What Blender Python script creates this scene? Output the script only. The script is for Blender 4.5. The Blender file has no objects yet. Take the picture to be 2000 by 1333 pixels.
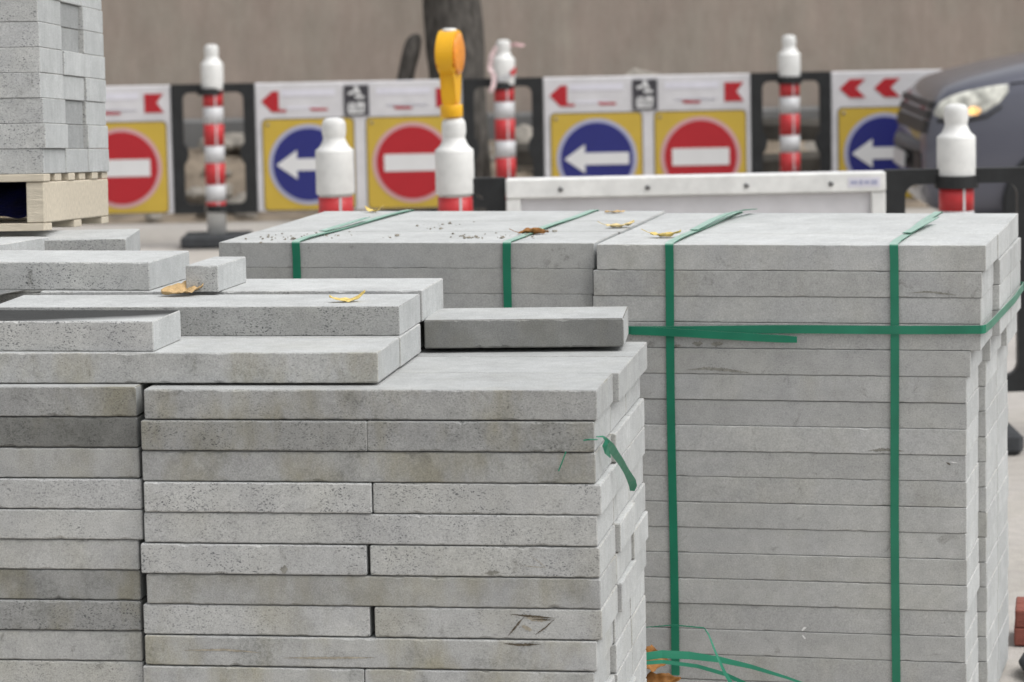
import bpy, bmesh, math, random
from mathutils import Vector, Matrix, noise

S = bpy.context.scene
COL = S.collection
R = math.radians

# ------------------------------------------------------------------ camera
cam = bpy.data.cameras.new('camera')
cam.sensor_width = 36.0
cam.lens = 113.4
cam.clip_start = 0.1
cam.clip_end = 600
cam.dof.use_dof = True
cam.dof.focus_distance = 7.75
cam.dof.aperture_fstop = 5.5
cam_o = bpy.data.objects.new('camera', cam)
COL.objects.link(cam_o)
cam_o.matrix_world = (Matrix.Translation((0, 0, 2.15)) @ Matrix.Rotation(R(90 - 7.026), 4, 'X')
                      @ Matrix.Rotation(-0.02, 4, 'Z'))
S.camera = cam_o

# ------------------------------------------------------------------ sky and sun (bright overcast day, light from behind right)
SUN_EL, SUN_AZ = 58.0, 116.0          # azimuth clockwise from +Y
w = bpy.data.worlds.new('World')
S.world = w
w.use_nodes = True
nt = w.node_tree
bg = nt.nodes['Background']
sky = nt.nodes.new('ShaderNodeTexSky')
sky.sky_type = 'NISHITA'
sky.sun_disc = False
sky.sun_elevation = R(SUN_EL)
sky.sun_rotation = R(SUN_AZ)
sky.dust_density = 4.0
sky.air_density = 1.2
hs = nt.nodes.new('ShaderNodeHueSaturation')
hs.inputs['Saturation'].default_value = 0.12
nt.links.new(sky.outputs[0], hs.inputs['Color'])
nt.links.new(hs.outputs[0], bg.inputs['Color'])
bg.inputs['Strength'].default_value = 0.145
sl = bpy.data.lights.new('sun', 'SUN')
sl.energy = 0.85
sl.angle = R(45)
sl.color = (1.0, 0.985, 0.965)
so = bpy.data.objects.new('sun', sl)
COL.objects.link(so)
az, el = R(SUN_AZ), R(SUN_EL)
sd = Vector((math.sin(az) * math.cos(el), math.cos(az) * math.cos(el), math.sin(el)))
so.rotation_euler = sd.to_track_quat('Z', 'Y').to_euler()

S.render.engine = 'CYCLES'
S.view_settings.view_transform = 'Standard'
S.view_settings.look = 'None'
S.view_settings.exposure = 0.40
S.view_settings.gamma = 1.0
S.render.resolution_x = 1024
S.render.resolution_y = 682


# ------------------------------------------------------------------ materials
def lin(r, g, b):
    def f(c):
        c /= 255.0
        return c / 12.92 if c <= 0.04045 else ((c + 0.055) / 1.055) ** 2.4
    return (f(r), f(g), f(b), 1.0)


def N(t, kind, **kw):
    n = t.nodes.new(kind)
    for k, v in kw.items():
        if k in n.inputs.keys():
            n.inputs[k].default_value = v
        else:
            setattr(n, k, v)
    return n


def math_(t, op, a, b=None, clamp=False):
    n = t.nodes.new('ShaderNodeMath')
    n.operation = op
    n.use_clamp = clamp
    for i, v in enumerate((a, b)):
        if v is None:
            continue
        if isinstance(v, (int, float)):
            n.inputs[i].default_value = v
        else:
            t.links.new(v, n.inputs[i])
    return n.outputs[0]


def remap(t, v, a, b, c, d):
    n = t.nodes.new('ShaderNodeMapRange')
    n.clamp = True
    n.inputs[1].default_value, n.inputs[2].default_value = a, b
    n.inputs[3].default_value, n.inputs[4].default_value = c, d
    t.links.new(v, n.inputs[0])
    return n.outputs[0]


def mixc(t, fac, a, b, blend='MIX'):
    n = t.nodes.new('ShaderNodeMix')
    n.data_type = 'RGBA'
    n.blend_type = blend
    for sock, v in ((n.inputs[0], fac), (n.inputs[6], a), (n.inputs[7], b)):
        if isinstance(v, (int, float)):
            sock.default_value = v
        elif isinstance(v, tuple):
            sock.default_value = v
        else:
            t.links.new(v, sock)
    return n.outputs[2]


def new_mat(name):
    m = bpy.data.materials.new(name)
    m.use_nodes = True
    t = m.node_tree
    return m, t, t.nodes['Principled BSDF']


def grey(t, v):
    n = t.nodes.new('ShaderNodeCombineColor')
    for i in range(3):
        t.links.new(v, n.inputs[i])
    return n.outputs[0]


def plain(name, col, rough=0.5, vary=0.12, scale=8.0, bump=0.0, spec=0.4, metal=0.0, coat=0.0, stretch=(1, 1, 1)):
    m, t, p = new_mat(name)
    tc = N(t, 'ShaderNodeTexCoord')
    mp = N(t, 'ShaderNodeMapping')
    mp.inputs['Scale'].default_value = stretch
    t.links.new(tc.outputs['Object'], mp.inputs[0])
    nz = N(t, 'ShaderNodeTexNoise', Scale=scale, Detail=5.0, Roughness=0.6)
    t.links.new(mp.outputs[0], nz.inputs['Vector'])
    f = remap(t, nz.outputs[0], 0.3, 0.7, 1 - vary, 1 + vary)
    c = mixc(t, 1.0, col, grey(t, f), 'MULTIPLY')
    t.links.new(c, p.inputs['Base Color'])
    p.inputs['Roughness'].default_value = rough
    p.inputs['Specular IOR Level'].default_value = spec
    p.inputs['Metallic'].default_value = metal
    p.inputs['Coat Weight'].default_value = coat
    if bump:
        b = N(t, 'ShaderNodeBump', Strength=bump, Distance=0.01)
        n2 = N(t, 'ShaderNodeTexNoise', Scale=scale * 6, Detail=4.0)
        t.links.new(mp.outputs[0], n2.inputs['Vector'])
        t.links.new(n2.outputs[0], b.inputs['Height'])
        t.links.new(b.outputs[0], p.inputs['Normal'])
    return m


def concrete(name, base, shade_back=False):
    """Cast stone: object colour drives it: r tone, g stains, b flecks."""
    m, t, p = new_mat(name)
    L = t.links
    tc = N(t, 'ShaderNodeTexCoord')
    oi = N(t, 'ShaderNodeObjectInfo')
    sc = N(t, 'ShaderNodeSeparateColor')
    L.new(oi.outputs['Color'], sc.inputs[0])
    off = N(t, 'ShaderNodeVectorMath', operation='MULTIPLY')
    L.new(oi.outputs['Location'], off.inputs[0])
    off.inputs[1].default_value = (7.31, 5.77, 29.3)
    vec = N(t, 'ShaderNodeVectorMath', operation='ADD')
    L.new(tc.outputs['Object'], vec.inputs[0])
    L.new(off.outputs[0], vec.inputs[1])
    V = vec.outputs[0]
    sn = N(t, 'ShaderNodeSeparateXYZ')
    L.new(tc.outputs['Normal'], sn.inputs[0])
    end = math_(t, 'GREATER_THAN', math_(t, 'ABSOLUTE', sn.outputs[0]), 0.75)
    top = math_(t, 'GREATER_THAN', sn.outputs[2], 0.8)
    side = math_(t, 'SUBTRACT', 1.0, math_(t, 'MAXIMUM', end, top))

    def noise_(scale, detail=4.0, rough=0.55, v=V, dist=0.0):
        n = N(t, 'ShaderNodeTexNoise', Scale=scale, Detail=detail, Roughness=rough, Distortion=dist)
        L.new(v, n.inputs['Vector'])
        return n.outputs[0]
    # broad mottling and fine grain
    broad = remap(t, noise_(7.0, 5), 0.3, 0.7, 0.90, 1.08)
    mid = remap(t, noise_(38.0, 4), 0.3, 0.7, 0.93, 1.06)
    grain = remap(t, noise_(300.0, 4, 0.75), 0.3, 0.7, 0.74, 1.24)
    f = math_(t, 'MULTIPLY', math_(t, 'MULTIPLY', broad, mid), grain)
    # dark flecks: short elongated grains, in clusters
    wv = N(t, 'ShaderNodeTexNoise', Scale=42.0, Detail=1.0)
    L.new(V, wv.inputs['Vector'])
    wa = N(t, 'ShaderNodeVectorMath', operation='SCALE')
    L.new(wv.outputs['Color'], wa.inputs[0])
    wa.inputs['Scale'].default_value = 0.018
    wb = N(t, 'ShaderNodeVectorMath', operation='ADD')
    L.new(V, wb.inputs[0])
    L.new(wa.outputs[0], wb.inputs[1])

    def flecks(scale, rot, cut, size):
        mp = N(t, 'ShaderNodeMapping')
        mp.inputs['Rotation'].default_value = (0.4, rot, 0.2)
        mp.inputs['Scale'].default_value = (0.7, 1.0, 1.3)
        L.new(wb.outputs[0], mp.inputs[0])
        vo = N(t, 'ShaderNodeTexVoronoi', Scale=scale)
        L.new(mp.outputs[0], vo.inputs['Vector'])
        cs = N(t, 'ShaderNodeSeparateColor')
        L.new(vo.outputs['Color'], cs.inputs[0])
        pick = math_(t, 'LESS_THAN', cs.outputs[0], cut)
        edge = remap(t, vo.outputs['Distance'], size * 0.6, size, 1.0, 0.0)
        return math_(t, 'MULTIPLY', math_(t, 'MULTIPLY', pick, edge), remap(t, cs.outputs[1], 0.0, 1.0, 0.45, 1.0))
    fl = math_(t, 'MAXIMUM', flecks(128.0, 0.5, 0.40, 0.37), flecks(235.0, -0.7, 0.52, 0.45))
    clus = remap(t, noise_(11.0, 3), 0.36, 0.60, 0.28, 1.0)
    fl = math_(t, 'MULTIPLY', fl, math_(t, 'MULTIPLY', clus, sc.outputs[2]))
    fl = math_(t, 'MULTIPLY', fl, remap(t, end, 0, 1, 1.0, 0.12))
    fl = math_(t, 'MULTIPLY', fl, remap(t, top, 0, 1, 1.0, 0.25))
    # colours
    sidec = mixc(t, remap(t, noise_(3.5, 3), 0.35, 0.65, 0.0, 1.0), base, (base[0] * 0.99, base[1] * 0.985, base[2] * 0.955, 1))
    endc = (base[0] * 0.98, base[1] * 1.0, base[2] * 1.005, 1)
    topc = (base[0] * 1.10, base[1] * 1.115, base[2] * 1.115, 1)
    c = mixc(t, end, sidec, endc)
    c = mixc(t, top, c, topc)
    c = mixc(t, 1.0, c, grey(t, f), 'MULTIPLY')
    # end faces: pale vertical wipe marks
    mz = N(t, 'ShaderNodeMapping')
    mz.inputs['Scale'].default_value = (60, 60, 2.0)
    L.new(V, mz.inputs[0])
    st = remap(t, noise_(1.0, 3, 0.6, mz.outputs[0]), 0.35, 0.7, 0.96, 1.04)
    c = mixc(t, math_(t, 'MULTIPLY', end, 1.0), c, mixc(t, 1.0, c, grey(t, st), 'MULTIPLY'))
    # damp and rust stains
    ms = N(t, 'ShaderNodeMapping')
    ms.inputs['Scale'].default_value = (1.0, 1.0, 0.45)
    L.new(V, ms.inputs[0])
    s1 = remap(t, noise_(6.0, 5, 0.6, ms.outputs[0]), 0.48, 0.66, 0.0, 1.0)
    s2 = remap(t, noise_(9.0, 6, 0.65, wb.outputs[0]), 0.5, 0.66, 0.0, 1.0)
    sp = remap(t, noise_(120.0, 3, 0.7), 0.42, 0.62, 0.3, 1.0)
    g = math_(t, 'MULTIPLY', sc.outputs[1], remap(t, side, 0, 1, 0.25, 1.0))
    c = mixc(t, math_(t, 'MULTIPLY', math_(t, 'MULTIPLY', s1, g), 0.85), c,
             mixc(t, 1.0, c, (0.78, 0.73, 0.57, 1), 'MULTIPLY'))
    c = mixc(t, math_(t, 'MULTIPLY', math_(t, 'MULTIPLY', s2, g), math_(t, 'MULTIPLY', sp, 0.75)), c,
             mixc(t, 1.0, c, (0.52, 0.53, 0.51, 1), 'MULTIPLY'))
    c = mixc(t, math_(t, 'MULTIPLY', fl, 0.95), c, mixc(t, 1.0, c, (0.22, 0.23, 0.25, 1), 'MULTIPLY'))
    # sparse dark grime spots and pale scuffs
    gs = remap(t, noise_(13.0, 5, 0.7, dist=0.6), 0.62, 0.73, 0.0, 1.0)
    c = mixc(t, math_(t, 'MULTIPLY', math_(t, 'MULTIPLY', gs, side), 0.6), c, mixc(t, 1.0, c, (0.42, 0.41, 0.38, 1), 'MULTIPLY'))
    ps = remap(t, noise_(17.0, 6, 0.75, dist=0.8), 0.69, 0.78, 0.0, 0.5)
    c = mixc(t, math_(t, 'MULTIPLY', ps, side), c, (0.62, 0.62, 0.61, 1))
    damp = math_(t, 'MULTIPLY', math_(t, 'SUBTRACT', 1.0, oi.outputs['Alpha']), side)  # damp, plus painted corner shade on the slab with the leaf
    damp = math_(t, 'MULTIPLY', damp, remap(t, noise_(4.0, 4), 0.3, 0.6, 0.75, 1.0))
    c = mixc(t, damp, c, mixc(t, 1.0, c, (0.30, 0.30, 0.285, 1), 'MULTIPLY'))
    tone = math_(t, 'MULTIPLY', sc.outputs[0], 2.0)
    c = mixc(t, 1.0, c, grey(t, tone), 'MULTIPLY')
    if shade_back:        # shade painted into the colour along the rear of the top face
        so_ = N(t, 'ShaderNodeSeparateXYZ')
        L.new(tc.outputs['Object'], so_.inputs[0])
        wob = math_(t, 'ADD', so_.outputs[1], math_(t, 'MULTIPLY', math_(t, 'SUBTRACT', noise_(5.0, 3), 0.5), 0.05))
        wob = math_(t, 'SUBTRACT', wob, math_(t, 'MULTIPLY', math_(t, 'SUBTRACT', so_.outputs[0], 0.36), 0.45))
        rear_shade = math_(t, 'MULTIPLY', remap(t, wob, -0.105, -0.01, 0.0, 1.0), top)
        c = mixc(t, rear_shade, c, mixc(t, 1.0, c, (0.10, 0.10, 0.10, 1), 'MULTIPLY'))
    L.new(c, p.inputs['Base Color'])
    p.inputs['Roughness'].default_value = 0.92
    p.inputs['Specular IOR Level'].default_value = 0.18
    h = math_(t, 'SUBTRACT', noise_(330.0, 3, 0.7), math_(t, 'MULTIPLY', fl, 0.6))
    b = N(t, 'ShaderNodeBump', Strength=0.35, Distance=0.0015)
    L.new(h, b.inputs['Height'])
    L.new(b.outputs[0], p.inputs['Normal'])
    return m


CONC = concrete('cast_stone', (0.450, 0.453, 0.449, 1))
CONC_SHADE = concrete('cast_stone_painted_shade', (0.450, 0.453, 0.449, 1), True)

M = {}
M['white'] = plain('white_plastic', (0.72, 0.72, 0.70, 1), 0.5, 0.13, 9)
M['panel'] = plain('white_sheet', (0.60, 0.59, 0.605, 1), 0.4, 0.11, 5)
M['red'] = plain('red_reflective', (0.50, 0.035, 0.04, 1), 0.4, 0.08, 20)
M['bandwhite'] = plain('white_reflective', (0.56, 0.56, 0.57, 1), 0.35, 0.05, 20)
M['black'] = plain('black_plastic', (0.016, 0.017, 0.018, 1), 0.5, 0.3, 14, 0.1)
M['rubber'] = plain('dark_rubber', (0.045, 0.048, 0.052, 1), 0.85, 0.25, 20, 0.2)
M['yellow'] = plain('yellow_sign', (0.52, 0.36, 0.05, 1), 0.4, 0.05, 5)
M['blue'] = plain('blue_sign', (0.018, 0.022, 0.16, 1), 0.4, 0.05, 5)
M['signred'] = plain('red_sign', (0.40, 0.014, 0.022, 1), 0.4, 0.05, 5)
M['signwhite'] = plain('white_sign', (0.66, 0.66, 0.66, 1), 0.4, 0.04, 5)
M['ring_blue'] = plain('pale_blue_ring', (0.38, 0.39, 0.52, 1), 0.4, 0.04, 5)
M['ring_red'] = plain('pale_red_ring', (0.55, 0.33, 0.34, 1), 0.4, 0.04, 5)
M['tape'] = plain('red_white_tape', (0.66, 0.50, 0.50, 1), 0.4, 0.35, 12)
M['dark'] = plain('dark_print', (0.045, 0.042, 0.05, 1), 0.5, 0.2, 9)
M['lilac'] = plain('faded_print', (0.66, 0.65, 0.71, 1), 0.5, 0.06, 12)
M['orange'] = plain('orange_lens', (0.74, 0.27, 0.03, 1), 0.25, 0.15, 60)
M['amber'] = plain('amber_plastic', (0.80, 0.42, 0.014, 1), 0.35, 0.07, 8)
M['steel'] = plain('grey_steel', (0.22, 0.22, 0.22, 1), 0.4, 0.2, 30, 0, 0.5, 0.8)
M['wood'] = plain('pale_wood', (0.56, 0.50, 0.40, 1), 0.8, 0.16, 5, 0.3, 0.2, stretch=(2, 20, 14))
M['wood_red'] = plain('weathered_wood', (0.34, 0.25, 0.185, 1), 0.85, 0.2, 5, 0.3, 0.2, stretch=(20, 3, 20))
M['tarp'] = plain('blue_film', (0.012, 0.016, 0.11, 1), 0.3, 0.9, 12, 0.3)
M['leaf_tan'] = plain('dry_leaf_tan', (0.52, 0.36, 0.18, 1), 0.7, 0.3, 60, 0.2)
M['leaf_yellow'] = plain('dry_leaf_yellow', (0.66, 0.50, 0.16, 1), 0.65, 0.3, 60, 0.2)
M['leaf_brown'] = plain('dry_leaf_brown', (0.27, 0.12, 0.03, 1), 0.7, 0.35, 60, 0.2)
M['leaf_pale'] = plain('dry_leaf_pale', (0.62, 0.50, 0.25, 1), 0.7, 0.25, 60, 0.2)
M['grit'] = plain('grit', (0.26, 0.24, 0.2, 1), 0.95, 0.35, 60)
M['bark'] = plain('bark', (0.09, 0.083, 0.075, 1), 0.95, 0.6, 14, 0.8, 0.1, stretch=(2, 2, 0.6))
M['soil'] = plain('soil_bank', (0.215, 0.178, 0.138, 1), 0.95, 0.45, 4, 0.8, 0.1)
M['stone'] = plain('rubble_stone', (0.27, 0.25, 0.22, 1), 0.95, 0.35, 6, 0.6, 0.1)
M['plinth'] = plain('wall_footing', (0.17, 0.17, 0.168, 1), 0.9, 0.15, 2, 0.3, 0.1)
M['timber'] = plain('old_timber', (0.06, 0.055, 0.048, 1), 0.9, 0.35, 6, 0.4, 0.1)
M['brick'] = plain('red_paver', (0.24, 0.085, 0.065, 1), 0.85, 0.25, 20, 0.3, 0.2)
M['paint'] = plain('car_paint', (0.098, 0.101, 0.130, 1), 0.34, 0.03, 2, 0, 0.5, 0.25, 0.6)
M['rubber_grey'] = plain('grey_bumper', (0.085, 0.086, 0.095, 1), 0.6, 0.1, 5)
M['glass'] = plain('dark_glass', (0.012, 0.014, 0.016, 1), 0.08, 0.1, 2, 0, 0.6)
M['chrome'] = plain('bright_trim', (0.5, 0.5, 0.5, 1), 0.2, 0.05, 5, 0, 0.5, 0.9)


def lamp_mat(name, col, strength):
    m, t, p = new_mat(name)
    tc = N(t, 'ShaderNodeTexCoord')
    nz = N(t, 'ShaderNodeTexNoise', Scale=14.0, Detail=3.0)
    t.links.new(tc.outputs['Object'], nz.inputs['Vector'])
    f = remap(t, nz.outputs[0], 0.35, 0.65, 0.45, 1.1)
    c = mixc(t, 1.0, col, grey(t, f), 'MULTIPLY')
    t.links.new(c, p.inputs['Base Color'])
    t.links.new(c, p.inputs['Emission Color'])
    p.inputs['Emission Strength'].default_value = strength
    p.inputs['Roughness'].default_value = 0.12
    return m


M['headlight'] = lamp_mat('headlight_glass', (0.62, 0.62, 0.56, 1), 0.22)
M['indicator'] = lamp_mat('amber_bulb', (1.0, 0.55, 0.2, 1), 1.0)


def strap_mat(name='green_strap', top_mix=1.0, trans=0.22):
    m, t, p = new_mat(name)
    tc = N(t, 'ShaderNodeTexCoord')
    nz = N(t, 'ShaderNodeTexNoise', Scale=9.0, Detail=3.0)
    t.links.new(tc.outputs['Object'], nz.inputs['Vector'])
    f = remap(t, nz.outputs[0], 0.3, 0.7, 0.85, 1.15)
    c = mixc(t, 1.0, (0.016, 0.215, 0.125, 1), grey(t, f), 'MULTIPLY')
    gm = N(t, 'ShaderNodeNewGeometry')
    sx = N(t, 'ShaderNodeSeparateXYZ')
    t.links.new(gm.outputs['Normal'], sx.inputs[0])
    nd = N(t, 'ShaderNodeTexNoise', Scale=35.0, Detail=4.0)
    t.links.new(tc.outputs['Object'], nd.inputs['Vector'])
    dust = math_(t, 'MULTIPLY', remap(t, sx.outputs[2], 0.35, 0.85, 0.0, top_mix), remap(t, nd.outputs[0], 0.3, 0.7, 0.75, 1.0))  # mix factor for the paler green on up-facing parts
    c = mixc(t, dust, c, (0.50, 0.70, 0.61, 1))  # up-facing parts mixed towards a paler green
    t.links.new(c, p.inputs['Base Color'])
    p.inputs['Roughness'].default_value = 0.33
    p.inputs['Specular IOR Level'].default_value = 0.6
    tr = N(t, 'ShaderNodeBsdfTranslucent')
    tr.inputs['Color'].default_value = (0.05, 0.5, 0.32, 1)
    mx = N(t, 'ShaderNodeMixShader')
    mx.inputs[0].default_value = trans
    out = t.nodes['Material Output']
    t.links.new(p.outputs[0], mx.inputs[1])
    t.links.new(tr.outputs[0], mx.inputs[2])
    t.links.new(mx.outputs[0], out.inputs['Surface'])
    vo = N(t, 'ShaderNodeTexVoronoi', Scale=420.0)
    t.links.new(tc.outputs['Object'], vo.inputs['Vector'])
    b = N(t, 'ShaderNodeBump', Strength=0.15, Distance=0.001)
    t.links.new(vo.outputs['Distance'], b.inputs['Height'])
    t.links.new(b.outputs[0], p.inputs['Normal'])
    return m


M['strap'] = strap_mat()
M['strap_plain'] = strap_mat('green_strap_plain', 0.0, 0.10)


def wall_mat():
    m, t, p = new_mat('stained_render_wall')
    L = t.links
    tc = N(t, 'ShaderNodeTexCoord')

    def nz(scale, sx, sz, d=5.0):
        mp = N(t, 'ShaderNodeMapping')
        mp.inputs['Scale'].default_value = (sx, 1, sz)
        L.new(tc.outputs['Object'], mp.inputs[0])
        n = N(t, 'ShaderNodeTexNoise', Scale=scale, Detail=d, Roughness=0.65)
        L.new(mp.outputs[0], n.inputs['Vector'])
        return n.outputs[0]
    a = remap(t, nz(7.0, 1.0, 0.16), 0.3, 0.7, 0.90, 1.09)
    b = remap(t, nz(26.0, 1.0, 0.22), 0.3, 0.7, 0.93, 1.06)
    d = remap(t, nz(1.1, 1.0, 1.0), 0.3, 0.7, 0.88, 1.1)
    e = remap(t, nz(60.0, 1.0, 0.8), 0.3, 0.7, 0.9, 1.1)
    f = math_(t, 'MULTIPLY', math_(t, 'MULTIPLY', a, b), math_(t, 'MULTIPLY', d, e))
    col = mixc(t, remap(t, nz(2.2, 1.0, 0.5), 0.4, 0.6, 0, 1), (0.355, 0.297, 0.256, 1), (0.345, 0.303, 0.26, 1))
    c = mixc(t, 1.0, col, grey(t, f), 'MULTIPLY')
    L.new(c, p.inputs['Base Color'])
    p.inputs['Roughness'].default_value = 0.95
    p.inputs['Specular IOR Level'].default_value = 0.1
    bp = N(t, 'ShaderNodeBump', Strength=0.12, Distance=0.01)
    L.new(b, bp.inputs['Height'])
    L.new(bp.outputs[0], p.inputs['Normal'])
    return m


def ground_mat():
    m, t, p = new_mat('sandy_pavement')
    L = t.links
    tc = N(t, 'ShaderNodeTexCoord')

    def nz(s, d=5.0):
        n = N(t, 'ShaderNodeTexNoise', Scale=s, Detail=d, Roughness=0.6)
        L.new(tc.outputs['Object'], n.inputs['Vector'])
        return n.outputs[0]
    f = math_(t, 'MULTIPLY', remap(t, nz(0.6), 0.3, 0.7, 0.86, 1.1), remap(t, nz(14.0), 0.3, 0.7, 0.9, 1.1))
    f = math_(t, 'MULTIPLY', f, remap(t, nz(150.0), 0.3, 0.7, 0.85, 1.15))
    c = mixc(t, remap(t, nz(0.9), 0.4, 0.6, 0, 1), (0.42, 0.395, 0.36, 1), (0.44, 0.415, 0.39, 1))
    c = mixc(t, 1.0, c, grey(t, f), 'MULTIPLY')
    L.new(c, p.inputs['Base Color'])
    p.inputs['Roughness'].default_value = 0.95
    p.inputs['Specular IOR Level'].default_value = 0.1
    bp = N(t, 'ShaderNodeBump', Strength=0.4, Distance=0.01)
    L.new(nz(90.0), bp.inputs['Height'])
    L.new(bp.outputs[0], p.inputs['Normal'])
    return m


M['wall'] = wall_mat()
M['ground'] = ground_mat()


# ------------------------------------------------------------------ builders
def tag(o, label=None, cat=None, group=None, kind=None):
    if label:
        o['label'] = label
    if cat:
        o['category'] = cat
    if group:
        o['group'] = group
    if kind:
        o['kind'] = kind
    return o


def link(name, me, mat, parent=None, smooth=False):
    o = bpy.data.objects.new(name, me)
    if mat is not None and not me.materials:
        me.materials.append(mat)
    COL.objects.link(o)
    if parent is not None:
        o.parent = parent
    if smooth:
        for p in me.polygons:
            p.use_smooth = True
    return o


def from_bm(name, bm, mat, parent=None, smooth=False):
    bmesh.ops.recalc_face_normals(bm, faces=bm.faces[:])
    me = bpy.data.meshes.new(name)
    bm.to_mesh(me)
    bm.free()
    return link(name, me, mat, parent, smooth)


def empty(name, loc=(0, 0, 0), rz=0.0):
    o = bpy.data.objects.new(name, None)
    o.empty_display_size = 0.1
    COL.objects.link(o)
    o.location = loc
    o.rotation_euler = (0, 0, rz)
    return o


def add_box(bm, lo, hi, bev=0.0, seg=1):
    vs = [bm.verts.new((x, y, z)) for x in (lo[0], hi[0]) for y in (lo[1], hi[1]) for z in (lo[2], hi[2])]
    idx = ((0, 1, 3, 2), (4, 6, 7, 5), (0, 4, 5, 1), (2, 3, 7, 6), (0, 2, 6, 4), (1, 5, 7, 3))
    fs = [bm.faces.new([vs[i] for i in f]) for f in idx]
    if bev:
        es = list({e for f in fs for e in f.edges})
        bmesh.ops.bevel(bm, geom=es, offset=bev, segments=seg, affect='EDGES', profile=0.5)


def box(name, lo, hi, mat, parent=None, bev=0.0, seg=1):
    bm = bmesh.new()
    add_box(bm, lo, hi, bev, seg)
    return from_bm(name, bm, mat, parent)


def lathe(name, prof, mat, parent=None, n=28, loc=(0, 0, 0), axis='Z', smooth=True):
    """prof: list of (radius, height), closed to the axis at both ends."""
    bm = bmesh.new()
    rings = []
    for r, h in prof:
        ring = []
        for i in range(n):
            a = 2 * math.pi * i / n
            v = (r * math.cos(a), r * math.sin(a), h)
            if axis == 'Y':
                v = (v[0], v[2], v[1])
            ring.append(bm.verts.new((v[0] + loc[0], v[1] + loc[1], v[2] + loc[2])))
        rings.append(ring)
    for a, b in zip(rings, rings[1:]):
        for i in range(n):
            bm.faces.new((a[i], a[(i + 1) % n], b[(i + 1) % n], b[i]))
    bm.faces.new(rings[0][::-1])
    bm.faces.new(rings[-1])
    return from_bm(name, bm, mat, parent, smooth)


def prism(name, pts, y0, y1, mat, parent=None, bev=0.0):
    """Polygon in x,z extruded along y."""
    bm = bmesh.new()
    a = [bm.verts.new((x, y0, z)) for x, z in pts]
    b = [bm.verts.new((x, y1, z)) for x, z in pts]
    n = len(pts)
    bm.faces.new(a)
    bm.faces.new(b[::-1])
    for i in range(n):
        bm.faces.new((a[i], b[i], b[(i + 1) % n], a[(i + 1) % n]))
    bm.normal_update()
    bmesh.ops.triangulate(bm, faces=[f for f in bm.faces if len(f.verts) > 4])
    return from_bm(name, bm, mat, parent)


def circle(cx, cz, r, n=40):
    return [(cx + r * math.cos(2 * math.pi * i / n), cz + r * math.sin(2 * math.pi * i / n)) for i in range(n)]


def rrect(x0, z0, x1, z1, r, n=5):
    pts = []
    for cx, cz, a0 in ((x1 - r, z1 - r, 0), (x0 + r, z1 - r, 90), (x0 + r, z0 + r, 180), (x1 - r, z0 + r, 270)):
        for i in range(n + 1):
            a = R(a0 + 90 * i / n)
            pts.append((cx + r * math.cos(a), cz + r * math.sin(a)))
    return pts


def ribbon(name, path, width, mat, parent=None, thick=0.0008, taper=None):
    """path: list of (point, width direction)."""
    bm = bmesh.new()
    rows = []
    P = [Vector(p) for p, _ in path]
    for i, (p, d) in enumerate(path):
        t = (P[min(i + 1, len(P) - 1)] - P[max(i - 1, 0)]).normalized()
        d = Vector(d)
        d = (d - t * d.dot(t)).normalized()
        nrm = t.cross(d).normalized() * thick
        wd = d * width * 0.5 * (taper[i] if taper else 1.0)
        rows.append([bm.verts.new(P[i] + o) for o in (-wd - nrm, wd - nrm, wd + nrm, -wd + nrm)])
    for a, b in zip(rows, rows[1:]):
        for k in range(4):
            bm.faces.new((a[k], a[(k + 1) % 4], b[(k + 1) % 4], b[k]))
    bm.faces.new(rows[0][::-1])
    bm.faces.new(rows[-1])
    return from_bm(name, bm, mat, parent)


ORD = ['topmost', 'second', 'third', 'fourth', 'fifth', 'sixth', 'seventh', 'eighth', 'ninth', 'tenth', 'eleventh',
       'twelfth', 'thirteenth', 'fourteenth', 'fifteenth', 'sixteenth', 'seventeenth', 'eighteenth', 'nineteenth', 'twentieth']

# ------------------------------------------------------------------ slabs with chipped arrises
_slabs = {}


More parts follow.
